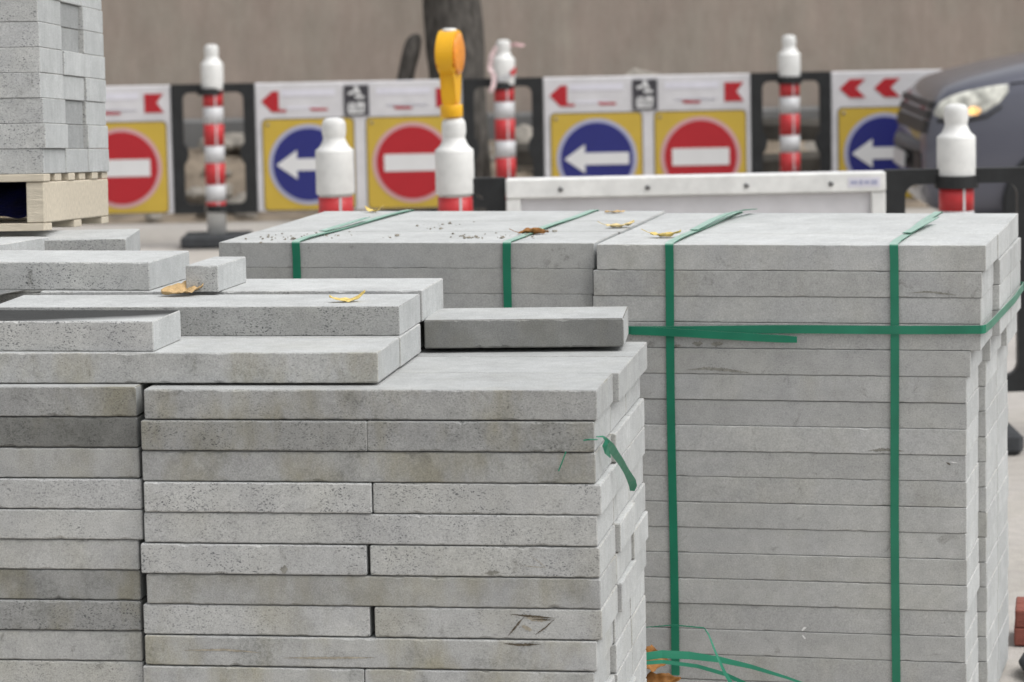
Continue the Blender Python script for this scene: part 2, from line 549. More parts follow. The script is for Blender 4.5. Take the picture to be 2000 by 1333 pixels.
def slab_mesh(Lx, Wy, T, var, chip=1.0, seg=0.006):
    key = (round(Lx, 3), round(Wy, 3), round(T, 4), var, chip, seg)
    if key in _slabs:
        return _slabs[key]
    rnd = random.Random(hash(key) & 0xffff if False else int(Lx * 1000) * 31 + int(Wy * 1000) * 17 + var * 101)
    n = max(6, int(Lx / seg))
    xs = [-Lx / 2 + Lx * i / n for i in range(n + 1)]
    chips = {}
    for c in range(4):                      # bottom-front, bottom-back, top-back, top-front
        arr = []
        for i, x in enumerate(xs):
            v = 0.0009 * chip * chip + 0.0010 * abs(noise.noise((x * 110 + var * 9.1, c * 7.7, 1.3))) * chip + rnd.random() * 0.0008 * chip
            arr.append(v)
        for _ in range(int((9 if c in (0, 3) else 3) * chip * Lx / 0.5 + 0.5)):
            k = rnd.randrange(0, n + 1)
            hw = rnd.randint(1, 2)
            dep = rnd.uniform(0.0006, 0.0018) * chip
            if rnd.random() < 0.08:
                dep *= 2.3
                hw += 1
            for j in range(max(0, k - hw), min(n, k + hw) + 1):
                arr[j] += dep * (1 - abs(j - k) / (hw + 1)) * rnd.uniform(0.6, 1.1)
        chips[c] = arr
    verts, faces = [], []
    h = Wy / 2

    def ring(x, i, ins):
        cb, cB, cT, ct = (chips[c][i] for c in range(4))
        a, z0, z1 = h - ins, ins, T - ins
        wf = 0.0004 * noise.noise((x * 9 + var, 3.1, 0))
        for y, z in ((-a + cb, z0), (a - cB, z0), (a, z0 + cB), (a, z1 - cT), (a - cT, z1), (-a + ct, z1), (-a + wf, z1 - ct), (-a + wf, z0 + cb)):
            verts.append((x, y, z))
    e = 0.0012 + 0.0008 * chip
    ring(-Lx / 2, 0, e * 0.9)
    xs[0] += e
    xs[-1] -= e
    for i, x in enumerate(xs):
        ring(x, i, 0.0)
    ring(Lx / 2, n, e * 0.9)
    m = n + 3
    for i in range(m - 1):
        for k in range(8):
            a, b = i * 8 + k, i * 8 + (k + 1) % 8
            faces.append((a, b, b + 8, a + 8))
    faces.append(tuple(range(7, -1, -1)))
    faces.append(tuple((m - 1) * 8 + k for k in range(8)))
    me = bpy.data.meshes.new('slab')
    me.from_pydata(verts, [], faces)
    bm = bmesh.new()
    bm.from_mesh(me)
    bmesh.ops.recalc_face_normals(bm, faces=bm.faces[:])
    bm.to_mesh(me)
    bm.free()
    me.materials.append(CONC)
    _slabs[key] = me
    return me


rng = random.Random(5)


def place_slab(me, loc, rot, label, group, tone=1.0, stain=0.4, fleck=0.6, name='stone_block', cat='stone block', damp=0.0):
    o = bpy.data.objects.new(name, me)
    COL.objects.link(o)
    o.location = loc
    o.rotation_euler = rot
    o.color = (tone * 0.5, stain, fleck, 1.0 - damp)
    tag(o, label, cat, group)
    return o


class Frame:
    """Stack frame: origin at the front right upper corner, u to the right, v into depth."""
    def __init__(s, x, y, yaw):
        s.x, s.y, s.a = x, y, R(yaw)

    def p(s, u, v, z):
        c, q = math.cos(s.a), math.sin(s.a)
        return (s.x + u * c + v * q, s.y - u * q + v * c, z)

    def d(s, u, v, z=0.0):
        c, q = math.cos(s.a), math.sin(s.a)
        return Vector((u * c + v * q, -u * q + v * c, z))


def put(fr, Lx, Wy, T, u_right, v_front, z, label, group, chip=1.0, seg=0.006, yaw=0.0, tilt=(0, 0), nvar=9, **kw):
    me = slab_mesh(Lx, Wy, T, rng.randrange(nvar), chip, seg)
    loc = fr.p(u_right - Lx / 2, v_front + Wy / 2, z)
    return place_slab(me, loc, (R(tilt[0]), R(tilt[1]), -fr.a + R(yaw)), label, group, **kw)


# ------------------------------------------------------------------ the setting
bm = bmesh.new()
vs = [bm.verts.new(p) for p in ((-120, -60, 0), (120, -60, 0), (120, 200, 0), (-120, 200, 0))]
bm.faces.new(vs)
tag(from_bm('ground', bm, M['ground']), kind='structure')

# rear wall
wall = box('rendered_wall', (-22, 28.0, 0), (22, 28.5, 3.6), M['wall'])
tag(wall, 'tall brown-grey wall with vertical streaks behind the road signs', 'wall')
ft = box('footing', (-22, 27.7, 0), (22, 27.98, 0.70), M['plinth'], wall, 0.02)

# soil bank in front of the wall
nx, ny = 150, 12
bm = bmesh.new()
grid = []
for i in range(nx + 1):
    x = -9 + 18 * i / nx
    row = []
    for j in range(ny + 1):
        y = 25.5 + 2.15 * j / ny
        s = min(1.0, j / ny * 1.5)
        z = 0.56 * (s * s * (3 - 2 * s)) * (0.86 + 0.3 * noise.noise((x * 0.7, y * 0.5, 2)))
        z += 0.09 * noise.noise((x * 2.3, y * 2.0, 5)) * s + 0.04 * noise.noise((x * 7, y * 6, 1)) * s
        row.append(bm.verts.new((x, y, max(z, 0.0) + 0.004)))
    grid.append(row)
for i in range(nx):
    for j in range(ny):
        bm.faces.new((grid[i][j], grid[i + 1][j], grid[i + 1][j + 1], grid[i][j + 1]))
tag(from_bm('soil_bank', bm, M['soil'], smooth=True), kind='structure')


def rock(bm, c, r, seed, sq=(1, 1, 0.7)):
    g = bmesh.ops.create_icosphere(bm, subdivisions=2, radius=1.0)
    for v in g['verts']:
        k = 1 + 0.35 * noise.noise(v.co * 1.3 + Vector((seed * 3.1, 0, 0)))
        v.co = Vector((v.co.x * r * sq[0] * k + c[0], v.co.y * r * sq[1] * k + c[1], v.co.z * r * sq[2] * k + c[2]))


rr = random.Random(11)
bm = bmesh.new()
for i in range(150):
    x = rr.uniform(-4.2, 4.5)
    s = rr.random()
    y = 25.6 + 1.8 * s
    rock(bm, (x, y, 0.03 + 0.50 * min(1, s * 1.4)), rr.uniform(0.03, 0.13), i, (rr.uniform(0.8, 1.6), 1, rr.uniform(0.5, 0.9)))
tag(from_bm('rubble', bm, M['stone']), 'broken stones scattered over the soil bank below the wall', 'rubble', kind='stuff')
for (x, y, z, r, lab) in ((1.06, 27.0, 0.62, 0.46, 'large grey-green boulder peeping over the sign panel nearest the middle'),
                          (0.12, 25.6, 0.52, 0.2, 'grey boulder seen through the black frame right of the tree trunk')):
    bm = bmesh.new()
    rock(bm, (x, y, z), r, int(x * 10), (1.0, 0.8, 1.0))
    tag(from_bm('boulder', bm, M['stone']), lab, 'boulder')
for k, (x0, x1, y, z, lab) in enumerate(((1.55, 2.75, 25.3, 0.66, 'upper dark old timber lying on the bank behind the right-hand black frame'),
                                         (1.5, 2.7, 25.1, 0.40, 'lower dark old timber lying on the bank behind the right-hand black frame'),
                                         (-0.1, 0.5, 25.0, 0.52, 'dark timber on the bank right of the tree trunk'))):
    o = box('timber', (-(x1 - x0) / 2, -0.09, -0.07), ((x1 - x0) / 2, 0.09, 0.07), M['timber'], None, 0.012)
    o.location = ((x0 + x1) / 2, y, z)
    o.rotation_euler = (R(12), R((-1) ** k * 2.0), R(3))
    tag(o, lab, 'timber')

# tree trunk with a cut side stem
tree = empty('tree', (-0.42, 25.2, 0.0))
tag(tree, 'dark bare tree trunk with a cut side stem standing before the wall', 'tree')


def trunk(name, path, parent, seed, n=20):
    bm = bmesh.new()
    rings = []
    for x, y, z, r in path:
        ring = []
        for i in range(n):
            a = 2 * math.pi * i / n
            k = 1 + 0.16 * noise.noise((math.cos(a) * 1.7 + seed, math.sin(a) * 1.7, z * 1.6)) + 0.05 * noise.noise((math.cos(a) * 6, math.sin(a) * 6 + seed, z * 5))
            ring.append(bm.verts.new((x + r * k * math.cos(a), y + r * k * math.sin(a), z)))
        rings.append(ring)
    for a, b in zip(rings, rings[1:]):
        for i in range(n):
            bm.faces.new((a[i], a[(i + 1) % n], b[(i + 1) % n], b[i]))
    bm.faces.new(rings[0][::-1])
    bm.faces.new(rings[-1])
    return from_bm(name, bm, M['bark'], parent, True)


tp = []
for i in range(40):
    z = i * 0.12
    tp.append((0.04 * math.sin(z * 1.7) + 0.05 * max(0, 0.9 - z), 0.0, z, 0.215 + 0.06 * math.exp(-z * 2.0)))
trunk('trunk', tp, tree, 1.0)
trunk('side_stem', [(-0.40 + 0.19 * max(0, z - 0.9) + 0.015 * math.sin(z * 5), -0.05, z, r_) for z, r_ in
                    [(0.1 * i, 0.066) for i in range(13)] + [(1.3, 0.07), (1.38, 0.068), (1.43, 0.058), (1.46, 0.035), (1.47, 0.01)]], tree, 5.0, 12)
for k, (z, a, ln) in enumerate(((3.9, 0.6, 1.3), (4.3, 2.6, 1.5), (4.6, 4.4, 1.2))):
    trunk('limb', [(math.cos(a) * ln * s * 0.7, math.sin(a) * ln * s * 0.7, z + ln * s, 0.09 - 0.06 * s) for s in (0, 0.25, 0.5, 0.75, 1.0)], tree, 8.0 + k, 10)


# ------------------------------------------------------------------ delineator posts
def post(x, y, label, foot=True, lamp=None, style='striped'):
    t = empty('delineator_post', (x, y, 0))
    tag(t, label, 'post', 'white capped delineator posts')
    r = 0.0735
    box('foot', (-0.25, -0.2, 0.004), (0.25, 0.2, 0.10), M['rubber'], t, 0.02)
    tube = lathe('tube', [(r - 0.004, 0.08), (r - 0.004, 1.16)], M['white'], t, 28)
    for z0, z1, m in ((0.29, 0.335, 'red'), (0.335, 0.46, 'bandwhite'), (0.46, 0.62, 'red'), (0.62, 0.745, 'bandwhite'), (0.745, 0.905, 'red'),
                      (0.905, 1.03, 'bandwhite'), (1.03, 1.145, 'red')):
        lathe('red_band' if m == 'red' else 'white_band', [(r, z0 + 0.001), (r, z1 - 0.001)], M[m], t, 28)
        if m == 'red':
            a = R(-72)
            o = box('seam', (-0.005, -0.001, z0 + 0.002), (0.005, 0.0015, z1 - 0.002), M['bandwhite'], t)
            o.location = ((r + 0.0005) * math.cos(a), (r + 0.0005) * math.sin(a), 0)
            o.rotation_euler = (0, 0, a + math.pi / 2)
    lathe('cap', [(0.080, 1.155), (0.081, 1.16), (0.0805, 1.336), (0.079, 1.345), (0.070, 1.352), (0.060, 1.362), (0.052, 1.377), (0.0465, 1.393),
                  (0.0465, 1.40), (0.0495, 1.410), (0.0505, 1.422), (0.0505, 1.448), (0.048, 1.464), (0.040, 1.476), (0.025, 1.482)], M['white'], t, 32)
    return t


FAR_Y = 23.4
FX = [-2.13, -0.02, 2.045]
post(FX[0], FAR_Y, 'red and white striped post on dark foot, farther row, left of the three').scale = (1, 1, 0.99)
post(FX[1], FAR_Y, 'red and white striped post with plastic tape tied round its cap').scale = (1, 1, 0.985)
post(FX[2], FAR_Y, 'red and white striped post in the farther row at right, near the car').scale = (1, 1, 0.98)
NEAR_Y = 13.4
post(-0.727, NEAR_Y + 0.1, 'near white capped post standing alone before the blue arrow sign').scale = (1, 1, 0.972)
post(-0.224, NEAR_Y, 'near white capped post carrying the yellow warning lamp').scale = (1, 1, 0.97)
post(1.862, NEAR_Y, 'near white capped post in front of the car').scale = (1, 1, 0.98)


# ------------------------------------------------------------------ barrier units: white panel between two black end frames
def end_frame(parent, xp, xc, y0, y1):
    """C shaped plastic frame from the panel edge xp to the post centre xc."""
    s = 1 if xc > xp else -1
    w_ = abs(xc - xp)
    zb, zt = 0.245, 1.185
    r = 0.05
    bar, tb, bb = 0.082, 0.062, 0.07
    pts = [(0, zb), (w_ - 0.06, zb), (w_ - 0.06, zb + bb)]

    def arc(cx, cz, a0, a1, rad):
        return [(cx + rad * math.cos(R(a0 + (a1 - a0) * i / 5)), cz + rad * math.sin(R(a0 + (a1 - a0) * i / 5))) for i in range(6)]
    pts += arc(bar + r, zb + bb + r, 270, 180, r)
    pts += [(bar, 0.60), (bar + 0.022, 0.63), (bar + 0.034, 0.68), (bar + 0.022, 0.73), (bar, 0.76)]
    pts += arc(bar + r, zt - tb - r, 180, 90, r)
    pts += [(w_ - 0.06, zt - tb), (w_ - 0.06, zt), (0, zt)]
    pts = [(xp + s * x, z) for x, z in pts]
    prism('end_frame', pts, y0, y1, M['black'], parent)
    # collars round the post
    dz = 0.0 if s > 0 else 0.012
    for z in (1.105, 0.245):
        bm = bmesh.new()
        nn = 28
        rings = []
        h = 0.052
        for rad, zz in ((0.0755, z + dz), (0.092, z + dz), (0.092, z + dz + h), (0.0755, z + dz + h)):
            rings.append([bm.verts.new((xc + rad * math.cos(2 * math.pi * i / nn), (y0 + y1) / 2 + rad * math.sin(2 * math.pi * i / nn), zz)) for i in range(nn)])
        for a, b in zip(rings, rings[1:] + rings[:1]):
            for i in range(nn):
                bm.faces.new((a[i], a[(i + 1) % nn], b[(i + 1) % nn], b[i]))
        if s > 0 and z > 1 or s < 0 and z < 1:
            from_bm('collar', bm, M['black'], parent, False)
        else:
            bm.free()


def sign_square(parent, x0, z0, kind, yf):
    q = 0.655
    cx, cz = x0 + q / 2, z0 + q / 2
    sq = prism('sign_border', rrect(x0 - 0.008, z0 - 0.008, x0 + q + 0.008, z0 + q + 0.008, 0.034), yf - 0.004, yf - 0.0005, M['dark'], parent)
    prism('yellow_square', rrect(x0, z0, x0 + q, z0 + q, 0.03), yf - 0.008, yf - 0.0045, M['yellow'], sq)
    ring, disc = ('ring_blue', 'blue') if kind == 'arrow' else ('ring_red', 'signred')
    prism('pale_ring', circle(cx, cz, 0.292, 48), yf - 0.012, yf - 0.0085, M[ring], sq)
    prism('disc', circle(cx, cz, 0.262, 48), yf - 0.016, yf - 0.0125, M[disc], sq)
    if kind == 'arrow':
        a = [(-0.236, 0), (-0.085, 0.105), (-0.088, 0.043), (0.232, 0.043), (0.232, -0.043), (-0.088, -0.043), (-0.085, -0.105)]
        prism('white_arrow', [(cx + x, cz + z) for x, z in a], yf - 0.020, yf - 0.0165, M['signwhite'], sq)
    else:
        prism('white_bar', rrect(cx - 0.207, cz - 0.062, cx + 0.207, cz + 0.062, 0.006, 2), yf - 0.020, yf - 0.0165, M['signwhite'], sq)
    lathe('rivet', [(0.012, 0), (0.012, 0.004), (0.006, 0.006)], M['steel'], sq, 12, (x0 + 0.035, yf - 0.0145, z0 + q - 0.035), 'Y')


def barrier(cx, y, label, variant, xl=None):
    t = empty('traffic_barrier', (cx, y, 0))
    tag(t, label, 'barrier', 'interlocking barrier panels with black end frames')
    hw = 0.788 if variant == 'back' else 0.752
    box('panel', (-hw, -0.022, 0.25), (hw, 0.022, 1.182), M['panel'], t, 0.008)
    if variant == 'back':
        r1 = box('top_rail', (-hw, -0.052, 1.098), (hw, -0.0225, 1.180), M['white'], t, 0.006)
        for xx in (-0.56, -0.20, 0.21, 0.56):
            lathe('rivet', [(0.011, 0.0), (0.011, -0.004), (0.005, -0.006)], M['steel'], r1, 12, (xx, -0.0525, 1.135), 'Y')
        box('bottom_rail', (-hw, -0.052, 0.252), (hw, -0.0225, 0.334), M['white'], t, 0.006)
        for xx in (-hw, hw - 0.06):
            box('side_rail', (xx, -0.045, 0.335), (xx + 0.06, -0.0225, 1.097), M['white'], t, 0.005)
        st = box('maker_label', (0.63, -0.0535, 1.118), (0.765, -0.0522, 1.160), M['lilac'], t)
        for k, (a, b) in enumerate(((0.642, 0.67), (0.676, 0.692), (0.697, 0.72), (0.726, 0.752))):
            box('print', (a, -0.0548, 1.131 - 0.002 * (k % 2)), (b, -0.0537, 1.146 + 0.002 * (k % 2)), M['ring_blue'], st)
    else:
        yf = -0.0225
        sign_square(t, -0.697, 0.262, 'arrow', yf)
        sign_square(t, 0.055, 0.262, 'bar', yf)
        if variant == 'chevrons':
            for x in (-0.69, -0.44, -0.02, 0.23, 0.48):
                c = [(x, 1.06), (x + 0.075, 1.128), (x + 0.19, 1.128), (x + 0.12, 1.06), (x + 0.19, 0.992), (x + 0.075, 0.992)]
                prism('red_chevron', c, yf - 0.004, yf - 0.0005, M['signred'], t)
        else:
            a = [(-0.705, 1.052), (-0.625, 1.122), (-0.578, 1.122), (-0.578, 0.992), (-0.525, 0.986), (-0.525, 0.97), (-0.63, 0.972)]
            prism('red_arrow_head', a, yf - 0.004, yf - 0.0005, M['signred'], t)
            b = [(0.56, 1.122), (0.70, 1.122), (0.648, 1.057), (0.70, 0.985), (0.56, 0.985)]
            prism('red_swallow_tail', b, yf - 0.004, yf - 0.0005, M['signred'], t)
            for x0, x1 in ((-0.36, -0.225), (0.25, 0.385)):
                prism('red_dash', [(x0, 0.998), (x0 + 0.02, 0.978), (x1, 0.978), (x1, 0.992)], yf - 0.004, yf - 0.0005, M['signred'], t)
            for x0, x1, z0, z1 in ((-0.56, -0.17, 1.085, 1.13), (-0.52, -0.28, 0.992, 1.01), (0.13, 0.52, 1.085, 1.13), (0.2, 0.5, 1.0, 1.012)):
                prism('faded_strip', rrect(x0, z0, x1, z1, 0.008, 3), yf - 0.003, yf - 0.0005, M['lilac'], t)
            bp = prism('black_plate', rrect(-0.105, 0.935, 0.075, 1.155, 0.006, 2), yf - 0.010, yf - 0.0045, M['dark'], t)
            k = yf - 0.014
            for pts in ([(-0.03, 1.15), (-0.005, 1.15), (0.02, 1.09), (-0.005, 1.085), (-0.012, 1.105), (-0.03, 1.105)],
                        [(-0.075, 1.105), (-0.03, 1.12), (-0.03, 1.095), (-0.07, 1.085)],
                        [(-0.03, 1.083), (0.04, 1.079), (0.045, 1.06), (-0.02, 1.06)],
                        [(-0.075, 1.02), (-0.06, 1.035), (-0.055, 0.965), (-0.08, 0.96)],
                        [(-0.05, 1.03), (-0.03, 1.035), (-0.02, 0.975), (-0.045, 0.965)],
                        [(-0.012, 1.035), (0.045, 1.03), (0.04, 0.97), (0.025, 0.97), (0.022, 1.01), (0.01, 1.01), (0.008, 0.97), (-0.008, 0.97)],
                        [(-0.08, 0.968), (0.04, 0.966), (0.04, 0.952), (-0.08, 0.95)]):
                prism('white_mark', pts, k, yf - 0.0105, M['signwhite'], bp)
    if xl is None:
        xl = -1.0 if variant == 'back' else -1.035
    xr = 1.087 if variant == 'back' else 1.035
    end_frame(t, -hw - 0.001, xl, -0.028, 0.028)
    end_frame(t, hw + 0.001, xr, -0.028, 0.028)
    return t


barrier(-3.185, FAR_Y, 'white sign panel with red no-entry disc, partly hidden by the tall stone stack', 'ribbon')
barrier(-1.075, FAR_Y, 'white sign panel with blue arrow and no-entry discs behind the yellow lamp', 'ribbon')
barrier(1.012, FAR_Y, 'white sign panel with blue arrow and no-entry discs in the middle right', 'ribbon')
barrier(3.095, FAR_Y, 'white sign panel with two red chevrons above a blue arrow, behind the car', 'chevrons')
barrier(0.775, NEAR_Y, 'white barrier panel seen from behind with riveted top rail, nearer row', 'back')
barrier(2.985, NEAR_Y, 'barrier with black frame at the right edge, nearer row', 'back', -1.123)

# yellow warning lamp on the near post
lamp = empty('warning_lamp', (-0.232, NEAR_Y, 1.440))
lamp.rotation_euler = (0, R(-1.0), R(76))
tag(lamp, 'yellow flat warning lamp standing on a white post cap', 'lamp')
lathe('collar', [(0.044, 0.0), (0.047, 0.004), (0.047, 0.048), (0.045, 0.052)], M['amber'], lamp, 24)
hd = []
for i in range(33):
    a = -58 + (180 + 116) * i / 32
    hd.append((0.098 * math.cos(R(a)), 0.262 + 0.098 * math.sin(R(a))))
hd = [(0.040, 0.05)] + [(0.044, 0.10)] + hd + [(-0.044, 0.10), (-0.040, 0.05)]
bm = bmesh.new()
fa = [bm.verts.new((x, -0.031 - 0.006 * (1 if z > 0.2 else 0), z)) for x, z in hd]
fb = [bm.verts.new((x, 0.031 + 0.006 * (1 if z > 0.2 else 0), z)) for x, z in hd]
bm.faces.new(fa)
bm.faces.new(fb[::-1])
sidef = []
for i in range(len(hd)):
    j = (i + 1) % len(hd)
    sidef.append(bm.faces.new((fa[i], fb[i], fb[j], fa[j])))
bmesh.ops.bevel(bm, geom=[e for e in bm.edges if len(e.link_faces) == 2 and any(len(f.verts) > 6 for f in e.link_faces)], offset=0.008, segments=2, affect='EDGES')
bm.normal_update()
bmesh.ops.triangulate(bm, faces=[f for f in bm.faces if len(f.verts) > 4])
from_bm('housing', bm, M['amber'], lamp)
for s in (-1, 1):
    lathe('lens', [(0.086, s * 0.034), (0.084, s * 0.042), (0.07, s * 0.047), (0.04, s * 0.051), (0.01, s * 0.053)], M['orange'], lamp, 32, (0, 0, 0.262), 'Y')
lathe('top_button', [(0.03, 0.352), (0.03, 0.364), (0.02, 0.367)], M['white'], lamp, 14)

# red and white tape tied round the middle far post
tp_ = empty('barrier_tape', (FX[1], FAR_Y, 1.3))
tag(tp_, 'torn red and white plastic tape knotted round a striped post cap', 'tape')
pth = []
for i in range(25):
    a = 2 * math.pi * i / 24
    pth.append((((0.049) * math.cos(a), 0.049 * math.sin(a), 0.118 + 0.004 * math.sin(3 * a)), (0, 0, 1)))
ribbon('knot', pth, 0.02, M['red'], tp_)
ribbon('loose_end', [((0.05, -0.02, 0.118), (0, 0.2, 1)), ((0.09, -0.05, 0.128), (0, 0.5, 1)), ((0.125, -0.05, 0.118), (0, 0.8, 1)), ((0.15, -0.04, 0.122), (0, 0.6, 1))], 0.02, M['ring_red'], tp_)
ribbon('streamer', [((-0.05, -0.04, 0.115), (0.3, 0, 1)), ((-0.085, -0.06, 0.05), (1, 0, 0.3)), ((-0.10, -0.06, -0.04), (1, 0.4, 0)), ((-0.07, -0.085, -0.10), (1, -0.3, 0.3)),
                    ((-0.075, -0.10, -0.16), (1, 0, 0.2)), ((-0.10, -0.10, -0.215), (1, 0.3, 0))], 0.035, M['tape'], tp_)
ribbon('sash', [((-0.08, -0.03, -0.115), (0, 0, 1)), ((-0.04, -0.085, -0.12), (0, 0, 1)), ((0.03, -0.09, -0.105), (0, 0, 1)), ((0.08, -0.045, -0.07), (0, 0, 1)), ((0.084, 0.0, -0.06), (0, 0, 1))], 0.035, M['bandwhite'], tp_)
ribbon('red_stripe', [((0.05, -0.083, -0.085), (0, 0, 1)), ((0.07, -0.07, -0.07), (0, 0, 1)), ((0.088, -0.03, -0.05), (0, 0, 1))], 0.04, M['red'], tp_)

# ------------------------------------------------------------------ car passing between the two barrier rows
car = empty('car', (2.73, 21.97, 0))
tag(car, 'dark blue-grey car with lit headlight entering at the right edge', 'car')
ST = [  # x, half width, bottom, shoulder, top
    (0.00, 0.71, 0.48, 0.80, 0.815), (0.03, 0.77, 0.40, 0.93, 0.96), (0.08, 0.815, 0.35, 1.06, 1.10), (0.16, 0.85, 0.32, 1.13, 1.18),
    (0.32, 0.885, 0.29, 1.175, 1.235), (0.60, 0.91, 0.28, 1.22, 1.30), (1.00, 0.92, 0.27, 1.26, 1.37), (1.35, 0.925, 0.27, 1.28, 1.40),
    (2.2, 0.93, 0.27, 1.29, 1.40), (3.4, 0.93, 0.27, 1.31, 1.40), (4.15, 0.90, 0.30, 1.30, 1.38), (4.40, 0.86, 0.36, 1.22, 1.28), (4.5, 0.78, 0.46, 1.10, 1.12)]


def st(x):
    for a, b in zip(ST, ST[1:]):
        if a[0] <= x <= b[0]:
            f = (x - a[0]) / (b[0] - a[0])
            return [a[i] + (b[i] - a[i]) * f for i in range(5)]
    return list(ST[-1] if x > 1 else ST[0])


def half_ring(s):
    x, hw, zb, zs, zt = s
    return [(0, zb), (0.75 * hw, zb), (0.95 * hw, zb + 0.06), (1.0 * hw, zb + 0.2 * (zs - zb)), (1.01 * hw, zb + 0.5 * (zs - zb)), (0.995 * hw, zb + 0.78 * (zs - zb)),
            (0.96 * hw, zs - 0.02), (0.88 * hw, zs + 0.25 * (zt - zs)), (0.6 * hw, zs + 0.8 * (zt - zs)), (0, zt)]


bm = bmesh.new()
rings = []
for s in ST:
    h = half_ring(s)
    full = [(y, z) for y, z in h] + [(-y, z) for y, z in h[-2:0:-1]]
    rings.append([bm.verts.new((s[0], y, z)) for y, z in full])
n = len(rings[0])
for a, b in zip(rings, rings[1:]):
    for i in range(n):
        bm.faces.new((a[i], a[(i + 1) % n], b[(i + 1) % n], b[i]))
for rg, fl in ((rings[0], True), (rings[-1], False)):
    c = bm.verts.new(sum((v.co for v in rg), Vector()) / n + Vector((-0.015 if fl else 0.015, 0, 0)))
    for i in range(n):
        bm.faces.new((rg[i], rg[(i + 1) % n], c))
bmesh.ops.subdivide_edges(bm, edges=bm.edges[:], cuts=1, use_grid_fill=True, smooth=0.6)
body = from_bm('body', bm, M['paint'], car, True)
# cabin
bm = bmesh.new()
cab = [(1.25, 0.80, 1.38, 0.78, 1.40), (1.95, 0.82, 1.38, 0.64, 1.72), (2.5, 0.83, 1.38, 0.65, 1.78), (3.5, 0.82, 1.38, 0.64, 1.74), (4.2, 0.78, 1.36, 0.72, 1.42)]
rg2 = []
for x, wb_, zb_, wt_, zt_ in cab:
    rg2.append([bm.verts.new(p) for p in ((x, -wb_, zb_), (x, -wt_, zt_ - 0.03), (x, -wt_ * 0.9, zt_), (x, 0, zt_ + 0.02), (x, wt_ * 0.9, zt_), (x, wt_, zt_ - 0.03), (x, wb_, zb_))])
for a, b in zip(rg2, rg2[1:]):
    for i in range(6):
        bm.faces.new((a[i], a[i + 1], b[i + 1], b[i]))
from_bm('windows', bm, M['glass'], car, False)
bm = bmesh.new()
rg3 = []
for x, wb_, zb_, wt_, zt_ in cab[1:4]:
    rg3.append([bm.verts.new((x, y, z)) for y, z in ((-wt_, zt_ - 0.02), (-wt_ * 0.9, zt_ + 0.012), (0, zt_ + 0.034), (wt_ * 0.9, zt_ + 0.012), (wt_, zt_ - 0.02))])
for a, b in zip(rg3, rg3[1:]):
    for i in range(4):
        bm.faces.new((a[i], a[i + 1], b[i + 1], b[i]))
from_bm('roof', bm, M['paint'], car, True)


def side_patch(name, rows, mat, off, parent=car, ny_=5):
    """rows: (x, z low, z high) hugging the near side of the body."""
    bm = bmesh.new()
    g = []
    for x, z0, z1 in rows:
        s = st(x)
        h = half_ring(s)
        r_ = []
        for j in range(ny_ + 1):
            z = z0 + (z1 - z0) * j / ny_
            y = h[-2][0]
            for (ya, za), (yb, zb_) in zip(h[1:], h[2:]):
                if za <= z <= zb_ and zb_ > za:
                    y = ya + (yb - ya) * (z - za) / (zb_ - za)
                    break
            r_.append(bm.verts.new((x - off * 0.5, -y - off, z + off * 0.3)))
        g.append(r_)
    for a, b in zip(g, g[1:]):
        for j in range(ny_):
            bm.faces.new((a[j], b[j], b[j + 1], a[j + 1]))
    ret = bmesh.ops.extrude_face_region(bm, geom=bm.faces[:])
    for v in [q for q in ret['geom'] if isinstance(q, bmesh.types.BMVert)]:
        v.co += Vector((0.03, 0.05, 0))
    return from_bm(name, bm, mat, parent, True)


hl = side_patch('headlight', [(0.075, 0.975, 1.0), (0.11, 0.955, 1.06), (0.18, 0.95, 1.10), (0.28, 0.96, 1.13), (0.38, 0.99, 1.15), (0.48, 1.05, 1.165), (0.54, 1.12, 1.17)], M['headlight'], 0.014)
side_patch('indicator', [(0.28, 0.985, 1.0), (0.305, 0.972, 1.025), (0.34, 0.972, 1.025), (0.365, 0.99, 1.01)], M['indicator'], 0.024, hl)
side_patch('headlight_trim', [(0.09, 0.925, 0.945), (0.25, 0.92, 0.94), (0.4, 0.955, 0.972), (0.5, 1.02, 1.035)], M['black'], 0.012)
side_patch('hood_gap', [(0.56, 1.172, 1.18), (0.8, 1.195, 1.203), (1.1, 1.22, 1.228), (1.35, 1.235, 1.243)], M['black'], 0.006, car, 1)
side_patch('fender_gap', [(1.36, 0.5, 1.22), (1.367, 0.5, 1.22)], M['black'], 0.006, car, 8)
hr = hl.copy()
COL.objects.link(hr)
hr.parent = car
hr.scale = (1, -1, 1)


def nose_x(y, z):
    def inv(i, v):
        for p_, q_ in zip(ST, ST[1:]):
            if p_[i] <= v <= q_[i] and q_[i] > p_[i]:
                return p_[0] + (q_[0] - p_[0]) * (v - p_[i]) / (q_[i] - p_[i])
        return 0.0
    a_, b_ = inv(4, z), inv(1, abs(y) + 0.02)
    return (a_ ** 3 + b_ ** 3) ** (1 / 3)


for z, hw_, hh in ((0.895, 0.75, 0.040), (0.975, 0.76, 0.024), (1.04, 0.76, 0.022), (0.655, 0.68, 0.07)):
    bm = bmesh.new()
    rows = []
    for i in range(21):
        y = -hw_ + 2 * hw_ * i / 20
        rows.append([bm.verts.new((nose_x(y, z + b) + a, y, z + b)) for a, b in ((-0.014, -hh), (0.08, -hh), (0.08, hh), (-0.014, hh))])
    for a, b in zip(rows, rows[1:]):
        for k in range(4):
            bm.faces.new((a[k], a[(k + 1) % 4], b[(k + 1) % 4], b[k]))
    bm.faces.new(rows[0][::-1])
    bm.faces.new(rows[-1])
    from_bm('grille_slot', bm, M['black'], car)
bm = bmesh.new()
rows = []
for i in range(13):
    y = -0.74 + 1.48 * i / 12
    x = -0.075 + 0.11 * abs(y / 0.74) ** 3.0
    rows.append([bm.verts.new((x + a, y, 0.765 + b)) for a, b in ((0.0, -0.03), (0.1, -0.055), (0.12, 0.045), (0.015, 0.03))])
